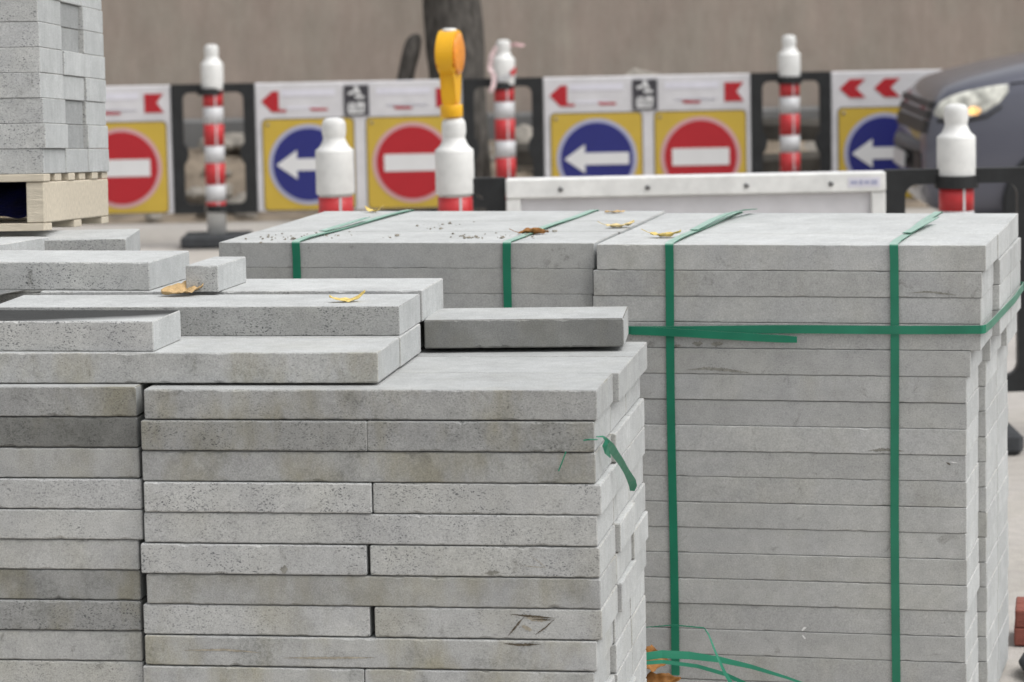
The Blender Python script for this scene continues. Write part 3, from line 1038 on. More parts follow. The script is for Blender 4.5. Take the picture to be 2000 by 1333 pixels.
for a, b in zip(rows, rows[1:]):
    for k in range(4):
        bm.faces.new((a[k], a[(k + 1) % 4], b[(k + 1) % 4], b[k]))
bm.faces.new(rows[0][::-1])
bm.faces.new(rows[-1])
from_bm('bumper', bm, M['rubber_grey'], car, True)
box('number_plate', (-0.075, -0.26, 0.60), (-0.055, 0.26, 0.71), M['bandwhite'], car, 0.004)
for xw in (0.92, 3.55):
    for s in (-1, 1):
        y0 = s * 0.80
        arch = lathe('wheel_arch', [(0.425, 0.11 * s), (0.425, 0.145 * s), (0.40, 0.15 * s)], M['black'], car, 36, (xw, y0, 0.37), 'Y')
        tyre = lathe('wheel', [(0.24, 0.155 * s), (0.33, 0.165 * s), (0.355, 0.15 * s), (0.36, 0.05 * s), (0.36, -0.05 * s)], M['rubber'], car, 32, (xw, y0, 0.362), 'Y')
        lathe('rim', [(0.235, 0.157 * s), (0.22, 0.162 * s), (0.10, 0.150 * s), (0.05, 0.158 * s)], M['chrome'], tyre, 24, (xw, y0, 0.362), 'Y')
for s in (-1, 1):
    o = box('mirror', (-0.06, -0.09, -0.06), (0.06, 0.09, 0.07), M['paint'], car, 0.03, 2)
    o.location = (1.62, s * 0.99, 1.42)


# ------------------------------------------------------------------ strapped stack at right (17 courses, three rows deep)
T0 = 0.07
RF = Frame(1.247, 8.427, 13.8)
LR, WR = 1.045, 0.329
G = 'slabs of the right-hand strapped stack'
row_word = ['front row', 'middle row', 'rear row']
r1 = [0, -0.010, -0.011, -0.013, -0.040, -0.050, -0.050, -0.050, -0.052, -0.050, -0.052, -0.053, -0.052, -0.050, -0.054, -0.053, -0.052, -0.05, -0.05]
for k in range(19):
    z = 1.34 - T0 * (k + 1)
    th = 0.0684 + rng.uniform(-0.0004, 0.0006)
    for row in range(3):
        jit = rng.uniform(-0.002, 0.002)
        if row == 0:
            u = r1[k] + jit
        elif k == 0:
            u = 0.004 if row == 1 else 0.002
        elif k < 4:
            u = 0.007 + 0.0015 * (k % 2) + 0.001 * (row - 1)
        elif k == 4:
            u = -0.018 if row == 1 else -0.002
        else:
            u = -0.033 + 0.0002 * k + 0.0012 * (k % 3) + 0.001 * (row - 1)
        v = row * 0.331 + (rng.uniform(-0.0015, 0.0015) if row == 0 else 0.0)
        lab = ('%s slab from the top, %s of the green-strapped stack at right' % (ORD[k], row_word[row])).replace('topmost slab from the top', 'topmost slab')
        put(RF, LR, WR, th, u, v, z + 0.0002, 'pale grey ' + lab, G, chip=0.9, nvar=14, tone=rng.uniform(0.92, 1.06), damp=0.06, stain=rng.uniform(0.05, 0.3), fleck=rng.uniform(0.12, 0.3))

# strapped stack behind the loose pile
LF = Frame(0.227, 8.707, 13.4)
G = 'slabs of the strapped stack behind the loose pile'
for k in range(17):
    z = 1.34 - T0 * (k + 1)
    for row in range(3):
        if k > 2 and row == 1:
            continue
        u = (0, -0.003, -0.006)[k] if k < 3 else rng.uniform(-0.01, 0.0)
        lab = '%s slab%s, %s of the strapped stack behind the loose pile' % (ORD[k], '' if k == 0 else ' from the top', row_word[row])
        put(LF, 1.068, 0.338, 0.0694, u + (0.004 if row else 0), row * 0.345, z + 0.0002, 'grey ' + lab, G, chip=0.8,
            tone=rng.uniform(0.95, 0.99), stain=rng.uniform(0.05, 0.2), fleck=0.12, damp=0.1)


# pallets under the stacks
def pallet(name, fr, L_, D_, z0, h, label, mat='wood', tilt=None, bearer=0.1, film=False):
    t = empty(name, fr.p(0, 0, z0), -fr.a)
    if tilt:
        t.rotation_euler = (R(tilt), 0, -fr.a)
    tag(t, label, 'pallet', 'wooden pallets')
    bt = 0.02
    nb = 6
    wb_ = D_ / (nb + (nb - 1) * 1.05)
    for i in range(nb):
        v = i * wb_ * 2.05
        box('deck_board', (-L_, v, h - bt), (0.0 - 0.004 * (i % 2), v + wb_, h), M[mat], t, 0.002)
    for u0 in (-L_, -L_ / 2 - 0.024, -0.05):
        box('bearer', (u0, 0.006, bt + 0.001), (u0 + 0.048, D_ - 0.006, h - bt - 0.001), M[mat], t, 0.003)
    for i in range(3):
        v = (0.004, D_ / 2 - 0.05, D_ - 0.104)[i]
        box('base_board', (-L_ + 0.003, v, 0.0), (-0.003, v + 0.1, bt), M[mat], t, 0.002)
    return t


pallet('wooden_pallet', Frame(*LF.p(0.0, 0, 0)[:2], 13.4), 1.1, 1.03, 0.004, 0.145, 'wooden pallet under the strapped stack behind the loose pile')

# green straps
W_ = 0.0225


def strap_loop(fr, name, label, u, depth, du_top=0.0, zt=1.34, zb=0.16, seed=0, f=-0.0055):
    """A strap over the top from front to back."""
    t = empty(name, fr.p(u, 0, 0.16))
    inv = Vector(fr.p(u, 0, 0.16))
    pth = []
    wd = fr.d(1, 0)
    z = zb
    while z < zt - 0.03:
        pth.append((Vector(fr.p(u + 0.0015 * math.sin(z * 5 + seed), f - 0.001 * math.sin(z * 9 + seed), z)) - inv, wd))
        z += 0.06
    for a in range(0, 91, 15):
        ca, sa = math.cos(R(a)), math.sin(R(a))
        pth.append((Vector(fr.p(u, 0.003 - 0.0085 * ca, zt - 0.004 + 0.0075 * sa)) - inv, wd))
    nn = 14
    for i in range(1, nn):
        s = i / nn
        pth.append((Vector(fr.p(u + du_top * s, 0.003 + depth * s, zt + 0.0035 + 0.0018 * (1 + math.sin(9 * s + seed)))) - inv, wd))
    for a in range(90, -1, -15):
        ca, sa = math.cos(R(a)), math.sin(R(a))
        pth.append((Vector(fr.p(u + du_top, depth + 0.008 * ca, zt - 0.004 + 0.0075 * sa)) - inv, wd))
    for i in range(1, 9):
        pth.append((Vector(fr.p(u + du_top, depth + 0.008, zt - 0.12 * i)) - inv, wd))
    ribbon('band', pth, W_, M['strap'], t)
    tag(t, label, 'strap', 'green plastic packing straps')
    return t, inv


s1, i1 = strap_loop(RF, 'packing_strap', 'left of two upright green straps on the right-hand stack', -0.843, 0.985, 0.02, seed=0)
s2, i2 = strap_loop(RF, 'packing_strap', 'right upright green strap on the right-hand stack', -0.240, 0.985, 0.01, seed=2)
s3, i3 = strap_loop(LF, 'packing_strap', 'left of two green straps on the stack behind the loose pile', -0.842, 1.025, 0.05, seed=1)
s4, i4 = strap_loop(LF, 'packing_strap', 'right of two green straps on the stack behind the loose pile', -0.241, 1.025, 0.03, seed=4)


def tail(t, inv, fr, pts, tp=None):
    ribbon('loose_tail', [(Vector(fr.p(*p)) - inv, fr.d(*d)) for p, d in pts], W_, M['strap'], t, taper=tp)


tail(s1, i1, RF, [((-0.838, 0.33, 1.349), (1, 0)), ((-0.832, 0.42, 1.352), (1, 0)), ((-0.824, 0.55, 1.358), (1, 0, 0.0)), ((-0.81, 0.72, 1.362), (1, 0, 0.12)),
                  ((-0.795, 0.86, 1.358), (1, 0, 0.2)), ((-0.775, 0.97, 1.352), (1, 0, 0.1))])
tail(s2, i2, RF, [((-0.236, 0.25, 1.349), (1, 0)), ((-0.226, 0.38, 1.351), (1, 0)), ((-0.212, 0.52, 1.354), (1, 0, 0.05)), ((-0.20, 0.62, 1.358), (1, 0, 0.15))])
tail(s3, i3, LF, [((-0.84, 0.25, 1.349), (1, 0)), ((-0.83, 0.4, 1.352), (1, 0, 0.0)), ((-0.81, 0.6, 1.357), (1, 0, 0.1))])

# horizontal strap round the right-hand stack
t = empty('packing_strap', RF.p(-0.5, 0, 1.1))
inv = Vector(RF.p(-0.5, 0, 1.1))
zz = lambda u: 1.118 + 0.010 * u
pth = [((-1.075, 0.6, 1.107), None), ((-1.072, 0.05, 1.107), None), ((-1.066, 0.0, 1.107), None), ((-1.055, -0.010, 1.107), None)]
for i in range(24):
    u = -1.04 + 1.03 * i / 23
    pth.append(((u, -0.0105 - 0.001 * math.sin(u * 14), zz(u) + 0.0012 * math.sin(u * 9)), None))
pth += [((-0.006, -0.008, 1.118), None), ((0.000, 0.0, 1.119), None), ((0.006, 0.1, 1.120), None), ((0.012, 0.33, 1.122), None), ((0.020, 0.66, 1.124), None),
        ((0.018, 0.985, 1.126), None), ((0.004, 1.003, 1.126), None), ((-0.4, 1.006, 1.126), None)]
ribbon('band', [(Vector(RF.p(*p)) - inv, (0, 0, 1)) for p, _ in pth], W_, M['strap'], t)
ribbon('loose_tail', [(Vector(RF.p(u, v, z)) - inv, (0, 0, 1)) for u, v, z in
                      ((-0.95, -0.0125, 1.107), (-0.90, -0.0135, 1.106), (-0.8, -0.015, 1.1015), (-0.7, -0.016, 1.0965), (-0.6, -0.018, 1.0915), (-0.53, -0.02, 1.089), (-0.497, -0.023, 1.088))],
       0.021, M['strap'], t, taper=[1.1, 1.1, 1, 1, 1, 0.95, 0.8])
tag(t, 'horizontal green strap with a loose tail round the right-hand stack', 'strap', 'green plastic packing straps')

# ------------------------------------------------------------------ loose pile in front: right column
BF = Frame(0.183, 6.984, 9.0)
WB = 0.283
PB = 0.288
G = 'slabs of the loose pile'
b1 = [0, -0.007, -0.006, 0.006, -0.004, 0.000, 0.001, 0.003, -0.009, -0.016, -0.006, -0.002, -0.008, 0.0, -0.005]
bd = [0.14, 0.36, 0.2, 0, 0, 0, 0.12] + [0] * 8
bl = [-1.022, -1.030, -1.031, -1.028, -1.031, -1.040, -1.030, -1.040, -1.038, -1.044, -1.03, -1.035, -1.03, -1.04, -1.03]
split = {1: (-0.515, -0.515), 3: (-0.508, -0.505), 5: (-0.523, -0.515), 7: (-0.520, -0.508), 9: (-0.535, -0.533), 11: (-0.52, -0.512), 13: (-0.52, -0.515)}
b2 = [0.014, -0.007, 0.005, 0.005, -0.003, 0.011, 0.002, 0.012, -0.004, -0.002, 0, 0.01, 0, 0.01, 0]
b3 = [0.013, -0.006, 0.004, 0.004, -0.002, 0.003, 0.009, 0.003, -0.002, 0.000, 0, 0, 0, 0, 0]
#           tone stain fleck
bt = [(0.84, 0.95, 0.6), (0.86, 1.0, 0.8), (0.88, 0.9, 0.3), (0.99, 0.15, 0.9), (0.97, 0.2, 0.8), (0.95, 0.25, 0.85), (0.88, 0.7, 0.15), (0.97, 0.5, 0.6),
      (0.92, 1.0, 0.2), (0.92, 0.9, 0.2)] + [(0.95, 0.4, 0.4)] * 5
for k in range(15):
    z = 1.18 - T0 * (k + 1)
    th = 0.0672 + rng.uniform(-0.0006, 0.0008)
    tn, sn_, fk = bt[k]
    base = 'of the loose pile, right column'
    od = ORD[k] + (' course' if k else ' course')
    if k in split:
        a, b = split[k]
        put(BF, a - bl[k], WB, th, a, rng.uniform(-0.003, 0.003), z, 'speckled grey left half slab, %s course %s' % (ORD[k], base), G,
            tone=tn * (1.04 if k != 1 else 1.0), stain=sn_, fleck=min(1, fk * 1.15), chip=1.3, damp=bd[k])
        put(BF, b1[k] - b, WB, th, b1[k], rng.uniform(-0.003, 0.003), z, 'grey right half slab, %s course %s' % (ORD[k], base), G, tone=tn * (1.08 if k == 1 else 1), stain=sn_, fleck=fk, chip=1.3, damp=bd[k])
    else:
        put(BF, b1[k] - bl[k], WB, th, b1[k], rng.uniform(-0.003, 0.003), z, 'full-length grey slab, %s course %s' % (ORD[k], base), G, tone=tn, stain=sn_, fleck=fk, chip=1.3, damp=bd[k])
    for row, off in ((1, b2[k]), (2, b3[k])):
        gap = 0.012 if (row == 1 and k in (5, 7)) else 0.0
        put(BF, 1.0, WB, th, off, PB * row + gap, z, 'slab of the %s, %s course %s' % (row_word[row], ORD[k], base), G, tone=rng.uniform(0.94, 1.02) * (0.86 if k == 0 else 1.0), stain=0.3, fleck=0.4, chip=1.0)

# left column
AF = Frame(-0.846, 7.166, 8.4)
at = [(0.84, 0.95, 0.6), (0.72, 0.9, 0.6), (0.86, 0.6, 0.15), (1.0, 0.15, 0.65), (1.01, 0.15, 0.7), (0.96, 0.3, 0.3), (0.82, 0.95, 0.25), (0.80, 1.0, 1.0), (0.92, 0.7, 0.15), (0.98, 0.3, 0.6)] + [(0.95, 0.4, 0.4)] * 5
au = [0, 0, 0.002, 0.006, 0.006, -0.006, -0.006, -0.006, -0.006, -0.005, 0, 0, 0, 0, 0]
for k in range(15):
    z = 1.183 - T0 * (k + 1)
    tn, sn_, fk = at[k]
    for row in range(3):
        if row and k > 0:
            continue
        put(AF, 1.02, WB, 0.0672, au[k], PB * row + rng.uniform(-0.004, 0.004), z, '%s slab, %s course of the loose pile, left column'
            % (('damp dark' if k == 1 else 'stained grey') if row == 0 else 'grey ' + row_word[row], ORD[k]), G, tone=tn, stain=sn_, fleck=fk, chip=1.3, damp=(0.34, 0.66, 0.06, 0, 0, 0, 0.25, 0.3, 0, 0, 0, 0, 0, 0, 0)[k])
pallet('wooden_pallet', Frame(*BF.p(0.0, 0, 0)[:2], 9.0), 1.05, 0.88, 0.004, 0.118, 'wooden pallet under the right column of the loose pile')
pallet('wooden_pallet', Frame(*AF.p(0.0, 0, 0)[:2], 8.4), 1.05, 0.88, 0.004, 0.118, 'wooden pallet under the left column of the loose pile')

# slabs laid loosely on top
ZT = 1.1815
SF = Frame(-0.300, 7.131, 8.4)
put(SF, 1.02, 0.27, 0.069, 0, 0, ZT + 0.001, 'long stained slab lying across both columns of the loose pile', 'slabs laid on top of the loose pile', tone=0.95, stain=0.8, fleck=0.45, chip=1.2)
put(SF, 1.02, 0.27, 0.069, 0.002, 0.275, ZT + 0.001, 'slab lying just behind the long stained slab across the loose pile', 'slabs laid on top of the loose pile', tone=0.95, stain=0.3, fleck=0.3)
put(SF, 1.02, 0.27, 0.069, -0.01, 0.552, ZT + 0.001, 'third slab behind the long stained one, mostly hidden by the slabs on it', 'slabs laid on top of the loose pile', tone=0.95, stain=0.3, fleck=0.3)
Z2 = 1.252
o = put(Frame(-0.800, 7.240, 8.0), 1.0, 0.222, 0.069, 0, 0, Z2, 'coarse speckled slab at far left with painted shade on top, resting on the long slab',
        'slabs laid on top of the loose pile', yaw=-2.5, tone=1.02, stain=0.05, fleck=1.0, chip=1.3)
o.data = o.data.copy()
o.data.materials[0] = CONC_SHADE
S3F = Frame(-0.260, 7.425, 9.0)
put(S3F, 0.985, 0.265, 0.069, 0, 0, Z2, 'speckled slab carrying a curled yellow leaf on the loose pile', 'slabs laid on top of the loose pile', tone=0.96, stain=0.12, fleck=0.95, damp=0.3)  # damp term also paints corner shade into the front face
put(S3F, 0.95, 0.285, 0.0755, 0.004, 0.275, Z2 + 0.0005, 'pale slab right behind the one with the curled yellow leaf', 'slabs laid on top of the loose pile', tone=1.0, stain=0.1, fleck=0.5)
Z3 = 1.3287
put(Frame(-0.881, 7.805, 14.0), 0.9, 0.30, 0.069, 0, 0, Z3, 'highest speckled slab at left, brown leaf by its right end', 'slabs laid on top of the loose pile', yaw=0.5, tone=1.03, stain=0.05, fleck=0.95, chip=1.3)
put(Frame(-0.706, 7.745, 13.0), 0.082, 0.225, 0.064, 0, 0, Z3, 'short stone offcut behind the brown leaf', 'slabs laid on top of the loose pile', yaw=0, tone=0.98, stain=0.05, fleck=0.9, name='stone_offcut')
put(Frame(0.267, 7.650, 4.8), 0.479, 0.25, 0.069, 0, 0, ZT + 0.0065, 'dark-faced half slab lying loose at the right of the pile', 'slabs laid on top of the loose pile', tone=0.88, stain=0.5, fleck=0.1, chip=1.5, damp=0.72)
for k, (u, v) in enumerate(((-0.09, 0.12), (-0.40, 0.12), (-0.1, 0.21), (-0.4, 0.21))):
    c = Frame(0.267, 7.650, 4.8).p(u, v, ZT + 0.0005)
    o = box('wood_shim', (-0.02, -0.02, 0), (0.02, 0.02, 0.0056), M['wood_red'])
    o.location = c
    tag(o, 'thin wooden shim under the dark-faced half slab, %s' % ['front right', 'front left', 'rear right', 'rear left'][k], 'shim', 'shims under the dark half slab')

# ------------------------------------------------------------------ tall stack on a pallet at left
SUP = Frame(-1.011, 8.462, 0.6)
G = 'slabs under the tall stack at left'
for k in range(20):
    z = 1.40 - T0 * (k + 1)
    if z < -0.001:
        break
    for row in range(3):
        if k == 0 and row > 0 or (k > 1 and row > 0):
            continue
        put(SUP, 1.1, 0.30, 0.069, -0.003 * (k % 3) - 0.09 * (row > 0), row * 0.31, z, 'grey slab, %s%s, %s, stack under the pallet at left' % (ORD[k], '' if k == 0 else ' from the top', row_word[row]), G,
            tone=0.95, stain=0.1, fleck=0.7)
put(Frame(-1.352, 8.205, 26), 0.8, 0.31, 0.069, 0, 0, 1.337, 'pale slab set askew at the left edge, in front of the wooden pallet', G, tone=1.06, stain=0.02, fleck=0.2)
for k in range(14):
    put(Frame(-1.352, 8.205, 26), 0.8, 0.31, 0.069, -0.05, 0.0, 1.267 - 0.07 * k, 'slab %s below the askew slab at the left edge' % ('directly' if k == 0 else ORD[k]), G, tone=1.0, stain=0.1, fleck=0.4) if k < 1 else None

TIL = -3.7
TF = Frame(-1.226, 8.49, 3.6)
pal = pallet('wooden_pallet', TF, 1.1, 0.92, 1.4215, 0.150, 'pale wooden pallet carrying the tall stone stack at left', tilt=TIL)
film = empty('blue_film', TF.p(-0.3, 0.35, 1.45))
tag(film, 'crumpled blue plastic film inside the dark pallet opening', 'film')
bm = bmesh.new()
gr = []
for i in range(15):
    row = []
    for j in range(9):
        x, y = -0.24 + 0.48 * i / 14, -0.13 + 0.3 * j / 8
        row.append(bm.verts.new((x, y, -0.006 + 0.33 * (y + 0.13) + 0.02 * noise.noise((x * 9, y * 9, 3)) + 0.02 * noise.noise((x * 30, y * 20, 1)))))
    gr.append(row)
for i in range(14):
    for j in range(8):
        bm.faces.new((gr[i][j], gr[i + 1][j], gr[i + 1][j + 1], gr[i][j + 1]))
from_bm('sheet', bm, M['tarp'], film, True)
rot = Matrix.Rotation(-TF.a, 4, 'Z') @ Matrix.Rotation(R(TIL), 4, 'X')
org = Vector(TF.p(0, 0, 1.4215))
G = 'stone blocks of the tall stack at left'
TT = 0.0668
col_word = ['nearest', 'middle', 'farthest']
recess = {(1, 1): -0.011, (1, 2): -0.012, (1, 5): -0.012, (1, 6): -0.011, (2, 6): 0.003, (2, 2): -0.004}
tr_ = random.Random(3)
for k in range(9):                      # course from the pallet up
    for c in range(3):
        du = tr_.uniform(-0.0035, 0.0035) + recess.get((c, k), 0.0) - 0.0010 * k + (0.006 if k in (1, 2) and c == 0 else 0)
        me = slab_mesh(0.62, 0.300, TT - 0.0008, tr_.randrange(5), 0.9, 0.006)
        p = rot @ Vector((du - 0.31, 0.152 + 0.306 * c, 0.1505 + TT * k)) + org
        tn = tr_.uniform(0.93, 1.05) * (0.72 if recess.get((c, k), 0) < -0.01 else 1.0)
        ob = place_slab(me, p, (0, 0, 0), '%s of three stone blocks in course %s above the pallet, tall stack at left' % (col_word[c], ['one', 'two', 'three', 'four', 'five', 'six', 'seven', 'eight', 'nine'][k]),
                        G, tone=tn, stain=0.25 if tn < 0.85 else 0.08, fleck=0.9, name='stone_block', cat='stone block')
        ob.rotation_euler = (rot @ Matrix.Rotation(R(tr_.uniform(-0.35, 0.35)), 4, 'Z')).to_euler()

# ------------------------------------------------------------------ loose green straps
# torn piece hanging on the right end of the loose pile
t = empty('torn_strap', (0.20, 7.0, 1.0))
inv = Vector((0.20, 7.0, 1.0))
pts = [((0.181, 7.000, 1.072), (0, 0.3, 1), 0.12), ((0.196, 7.02, 1.069), (0, 0.3, 1), 0.2), ((0.203, 7.035, 1.060), (0.4, 0, 1), 0.45), ((0.2075, 7.045, 1.050), (0.8, 0.2, 0.7), 0.8),
       ((0.213, 7.065, 1.040), (0.9, 0.3, 0.6), 1.0), ((0.219, 7.09, 1.028), (0.9, 0.2, 0.5), 1.0), ((0.226, 7.115, 1.014), (0.9, 0.0, 0.5), 0.95), ((0.234, 7.145, 0.999), (0.85, -0.2, 0.5), 0.9),
       ((0.2415, 7.175, 0.984), (0.7, -0.5, 0.6), 0.85), ((0.248, 7.21, 0.968), (0.5, -0.6, 0.8), 0.8), ((0.2545, 7.245, 0.953), (0.6, -0.5, 0.7), 0.8), ((0.261, 7.275, 0.938), (0.9, -0.2, 0.5), 0.9),
       ((0.268, 7.305, 0.921), (1, 0.1, 0.3), 1.05), ((0.272, 7.325, 0.905), (1, 0.3, 0.0), 1.0), ((0.270, 7.335, 0.893), (1, 0.3, -0.3), 0.6)]
ribbon('band', [(Vector(p) - inv, d) for p, d, _ in pts], 0.0185, M['strap_plain'], t, taper=[k for _, _, k in pts])
pts = [((0.203, 7.03, 1.060), (0.5, 0.2, 0.6), 0.3), ((0.2005, 7.03, 1.048), (0.8, 0.2, 0.3), 0.8), ((0.205, 7.045, 1.032), (0.6, 0.5, 0.4), 0.9), ((0.213, 7.07, 1.014), (0.8, 0.3, 0.2), 0.2)]
ribbon('fold', [(Vector(p) - inv, d) for p, d, _ in pts], 0.016, M['strap_plain'], t, taper=[k for _, _, k in pts])
ribbon('thread', [(Vector(p) - inv, (1, 0, 0.3)) for p in ((0.152, 6.978, 1.068), (0.165, 6.975, 1.070), (0.183, 6.985, 1.068))], 0.003, M['strap_plain'], t)
ribbon('thread', [(Vector(p) - inv, (1, 0, 0.3)) for p in ((0.113, 6.962, 1.046), (0.106, 6.962, 1.028), (0.096, 6.965, 1.003))], 0.0028, M['strap_plain'], t)
tag(t, 'torn frayed green strap dangling from the right end of the loose pile', 'strap')
# loose strands at the foot of the right-hand stack
t = empty('loose_strap', (0.36, 8.2, 0.3))
inv = Vector((0.36, 8.2, 0.3))
ribbon('band', [(Vector(p) - inv, d) for p, d in (((0.25, 8.05, 0.325), (0, 0.05, 1)), ((0.30, 8.10, 0.328), (0, 0.05, 1)), ((0.37, 8.14, 0.327), (0, 0.05, 1)), ((0.44, 8.16, 0.318), (0, 0.1, 1)),
                                                ((0.52, 8.17, 0.303), (0, 0.1, 1)), ((0.60, 8.17, 0.283), (0, 0.15, 1)), ((0.69, 8.16, 0.255), (0, 0.2, 1)), ((0.78, 8.14, 0.225), (0, 0.2, 1)))],
       0.021, M['strap_plain'], t, taper=[0.7, 0.95, 1, 0.95, 0.75, 0.55, 0.35, 0.2])
ribbon('split_strand', [(Vector(p) - inv, d) for p, d in (((0.28, 8.08, 0.316), (0, 0.05, 1)), ((0.37, 8.12, 0.312), (0, 0.1, 1)), ((0.46, 8.13, 0.296), (0, 0.1, 1)), ((0.53, 8.12, 0.276), (0, 0.2, 1)), ((0.60, 8.10, 0.245), (0, 0.15, 1)))],
       0.010, M['strap_plain'], t)
ribbon('kinked_strand', [(Vector(p) - inv, d) for p, d in (((0.31, 8.15, 0.395), (0, 0.05, 1)), ((0.40, 8.14, 0.403), (0, 0.05, 1)), ((0.478, 8.12, 0.398), (0.2, 0.3, 1)), ((0.488, 8.10, 0.385), (1, 0.3, 0.3)), ((0.505, 8.08, 0.34), (1, 0.2, 0.2)), ((0.525, 8.06, 0.295), (1, 0, 0.2)), ((0.56, 8.03, 0.235), (1, 0, 0.2)))],
       0.008, M['strap_plain'], t, taper=[0.2, 0.35, 0.4, 0.45, 0.7, 1.0, 1.5])
tag(t, 'loose curling green strap strands at the foot of the right-hand stack', 'strap')


# ------------------------------------------------------------------ fallen leaves and grit
def leaf(loc, ln, wd, mat, label, rz=0.0, curl=0.4, cup=0.3, seed=0, tilt=(0, 0), stem=True):
    bm = bmesh.new()
    nu, nv = 26, 8
    g = []
    for i in range(nu + 1):
        s = i / nu
        half = wd * 0.5 * (math.sin(math.pi * min(1, s * 0.97 + 0.02)) ** 0.75) * (1 + 0.09 * math.sin(s * 31 + seed) * (s * (1 - s) * 3) + 0.32 * noise.noise((s * 6, seed * 1.7, 0)) + 0.14 * noise.noise((s * 17, seed * 2.7, 3)))
        row = []
        for j in range(nv + 1):
            q = -1 + 2 * j / nv
            x = (s - 0.5) * ln
            y = q * half
            z = 0.002 + curl * ln * (2 * s - 1) ** 2 * (0.5 if s < 0.5 else 0.9) * 0.5 + cup * wd * 0.5 * abs(q) ** 1.6 * math.sin(math.pi * s)
            z += 0.16 * wd * noise.noise((s * 6 + seed, q * 2.5, 0.3))
            row.append(bm.verts.new((x, y, max(z, 0.001))))
        g.append(row)
    for i in range(nu):
        for j in range(nv):
            bm.faces.new((g[i][j], g[i + 1][j], g[i + 1][j + 1], g[i][j + 1]))
    t = empty('fallen_leaf', loc, R(rz))
    t.rotation_euler = (R(tilt[0]), R(tilt[1]), R(rz))
    o = from_bm('blade', bm, mat, t, True)
    md = o.modifiers.new('thickness', 'SOLIDIFY')
    md.thickness = 0.0005
    if stem:
        z0 = 0.002 + curl * ln * 0.25
        ribbon('stalk', [((-ln * 0.47, 0, z0), (0, 1, 0)), ((-ln * 0.62, 0.004, z0 + 0.004), (0, 1, 0)), ((-ln * 0.8, 0.0, z0 + 0.012), (0, 1, 0))], 0.0018, mat, t, 0.0008)
    tag(t, label, 'leaf', 'fallen dry leaves')
    return t


leaf((-0.792, 7.752, 1.3272), 0.105, 0.062, M['leaf_tan'], 'crisp tan leaf leaning at the right end of the highest left slab', 12, 0.35, 0.45, 1, (15, -5), False)
leaf((-0.385, 7.54, 1.3222), 0.085, 0.034, M['leaf_yellow'], 'curled yellow leaf with brown tip on the loose pile', 8, 0.55, 0.15, 2, (4, 0), False)
leaf((0.066, 9.00, 1.3415), 0.085, 0.04, M['leaf_brown'], 'folded brown leaf beside a green strap on the rear stack', 4, 0.12, 0.75, 3)
leaf((0.428, 8.83, 1.3415), 0.085, 0.045, M['leaf_yellow'], 'bright yellow leaf on the front left of the right-hand stack', -8, 0.4, 0.35, 4)
leaf((0.315, 9.16, 1.3415), 0.09, 0.04, M['leaf_pale'], 'pale leaf lodged in the gap between the two strapped stacks', 25, 0.3, 0.3, 5)
leaf((-0.42, 9.86, 1.3415), 0.06, 0.028, M['leaf_yellow'], 'small yellow-green leaf at the back edge of the rear stack', 140, 0.6, 0.2, 6)
leaf((0.316, 9.66, 1.3415), 0.06, 0.03, M['leaf_tan'], 'flat orange leaf at the far right of the rear stack top', 0, 0.1, 0.1, 7, (0, 0), False)
leaf((0.335, 8.25, 0.285), 0.11, 0.07, M['leaf_brown'], 'upper rust-brown leaf caught between the stacks at the bottom', 10, 0.3, 0.4, 8, (50, 10))
leaf((0.365, 8.23, 0.225), 0.12, 0.06, M['leaf_brown'], 'lower rust-brown leaf caught between the stacks at the bottom', -8, 0.3, 0.5, 9, (30, -6))

gr_ = random.Random(21)
bm = bmesh.new()
spots = [(-0.60, 9.06, 16), (-0.68, 9.07, 14), (-0.545, 9.08, 10), (-0.214, 9.34, 14), (-0.17, 9.36, 4), (-0.13, 8.97, 14), (-0.05, 8.95, 14), (0.03, 8.93, 10), (-0.35, 9.0, 5), (0.12, 9.05, 6), (-0.48, 9.16, 5)]
for x, y, cnt in spots:
    for _ in range(cnt):
        px, py = x + gr_.gauss(0, 0.03), y + gr_.gauss(0, 0.06)
        r = abs(gr_.gauss(0, 0.0018)) + 0.0007
        g = bmesh.ops.create_icosphere(bm, subdivisions=1, radius=r)
        for v in g['verts']:
            k = 1 + 0.5 * gr_.uniform(-1, 1)
            v.co = Vector((v.co.x * k * 1.4 + px, v.co.y * k + py, v.co.z * k * 0.8 + 1.3408 + r * 0.5))
tag(from_bm('grit', bm, M['grit']), 'crumbs of dirt and grit on top of the rear strapped stack', 'grit', kind='stuff')

# ------------------------------------------------------------------ dirt and scrape marks on single slabs
M['dirt'] = plain('brown_dirt', (0.105, 0.088, 0.066, 1), 0.95, 0.5, 90, 0.3, 0.1)
M['rust'] = plain('rust_smear', (0.33, 0.30, 0.245, 1), 0.95, 0.3, 60, 0.2, 0.1)
M['smear'] = plain('grey_smear', (0.25, 0.245, 0.22, 1), 0.95, 0.35, 90, 0.2, 0.1)
M['tick'] = plain('white_tick', (0.75, 0.75, 0.74, 1), 0.9, 0.1, 40)
mk = random.Random(8)


def find(lab):
    for o in COL.objects:
        if o.get('label') == lab:
            return o
    raise KeyError(lab)


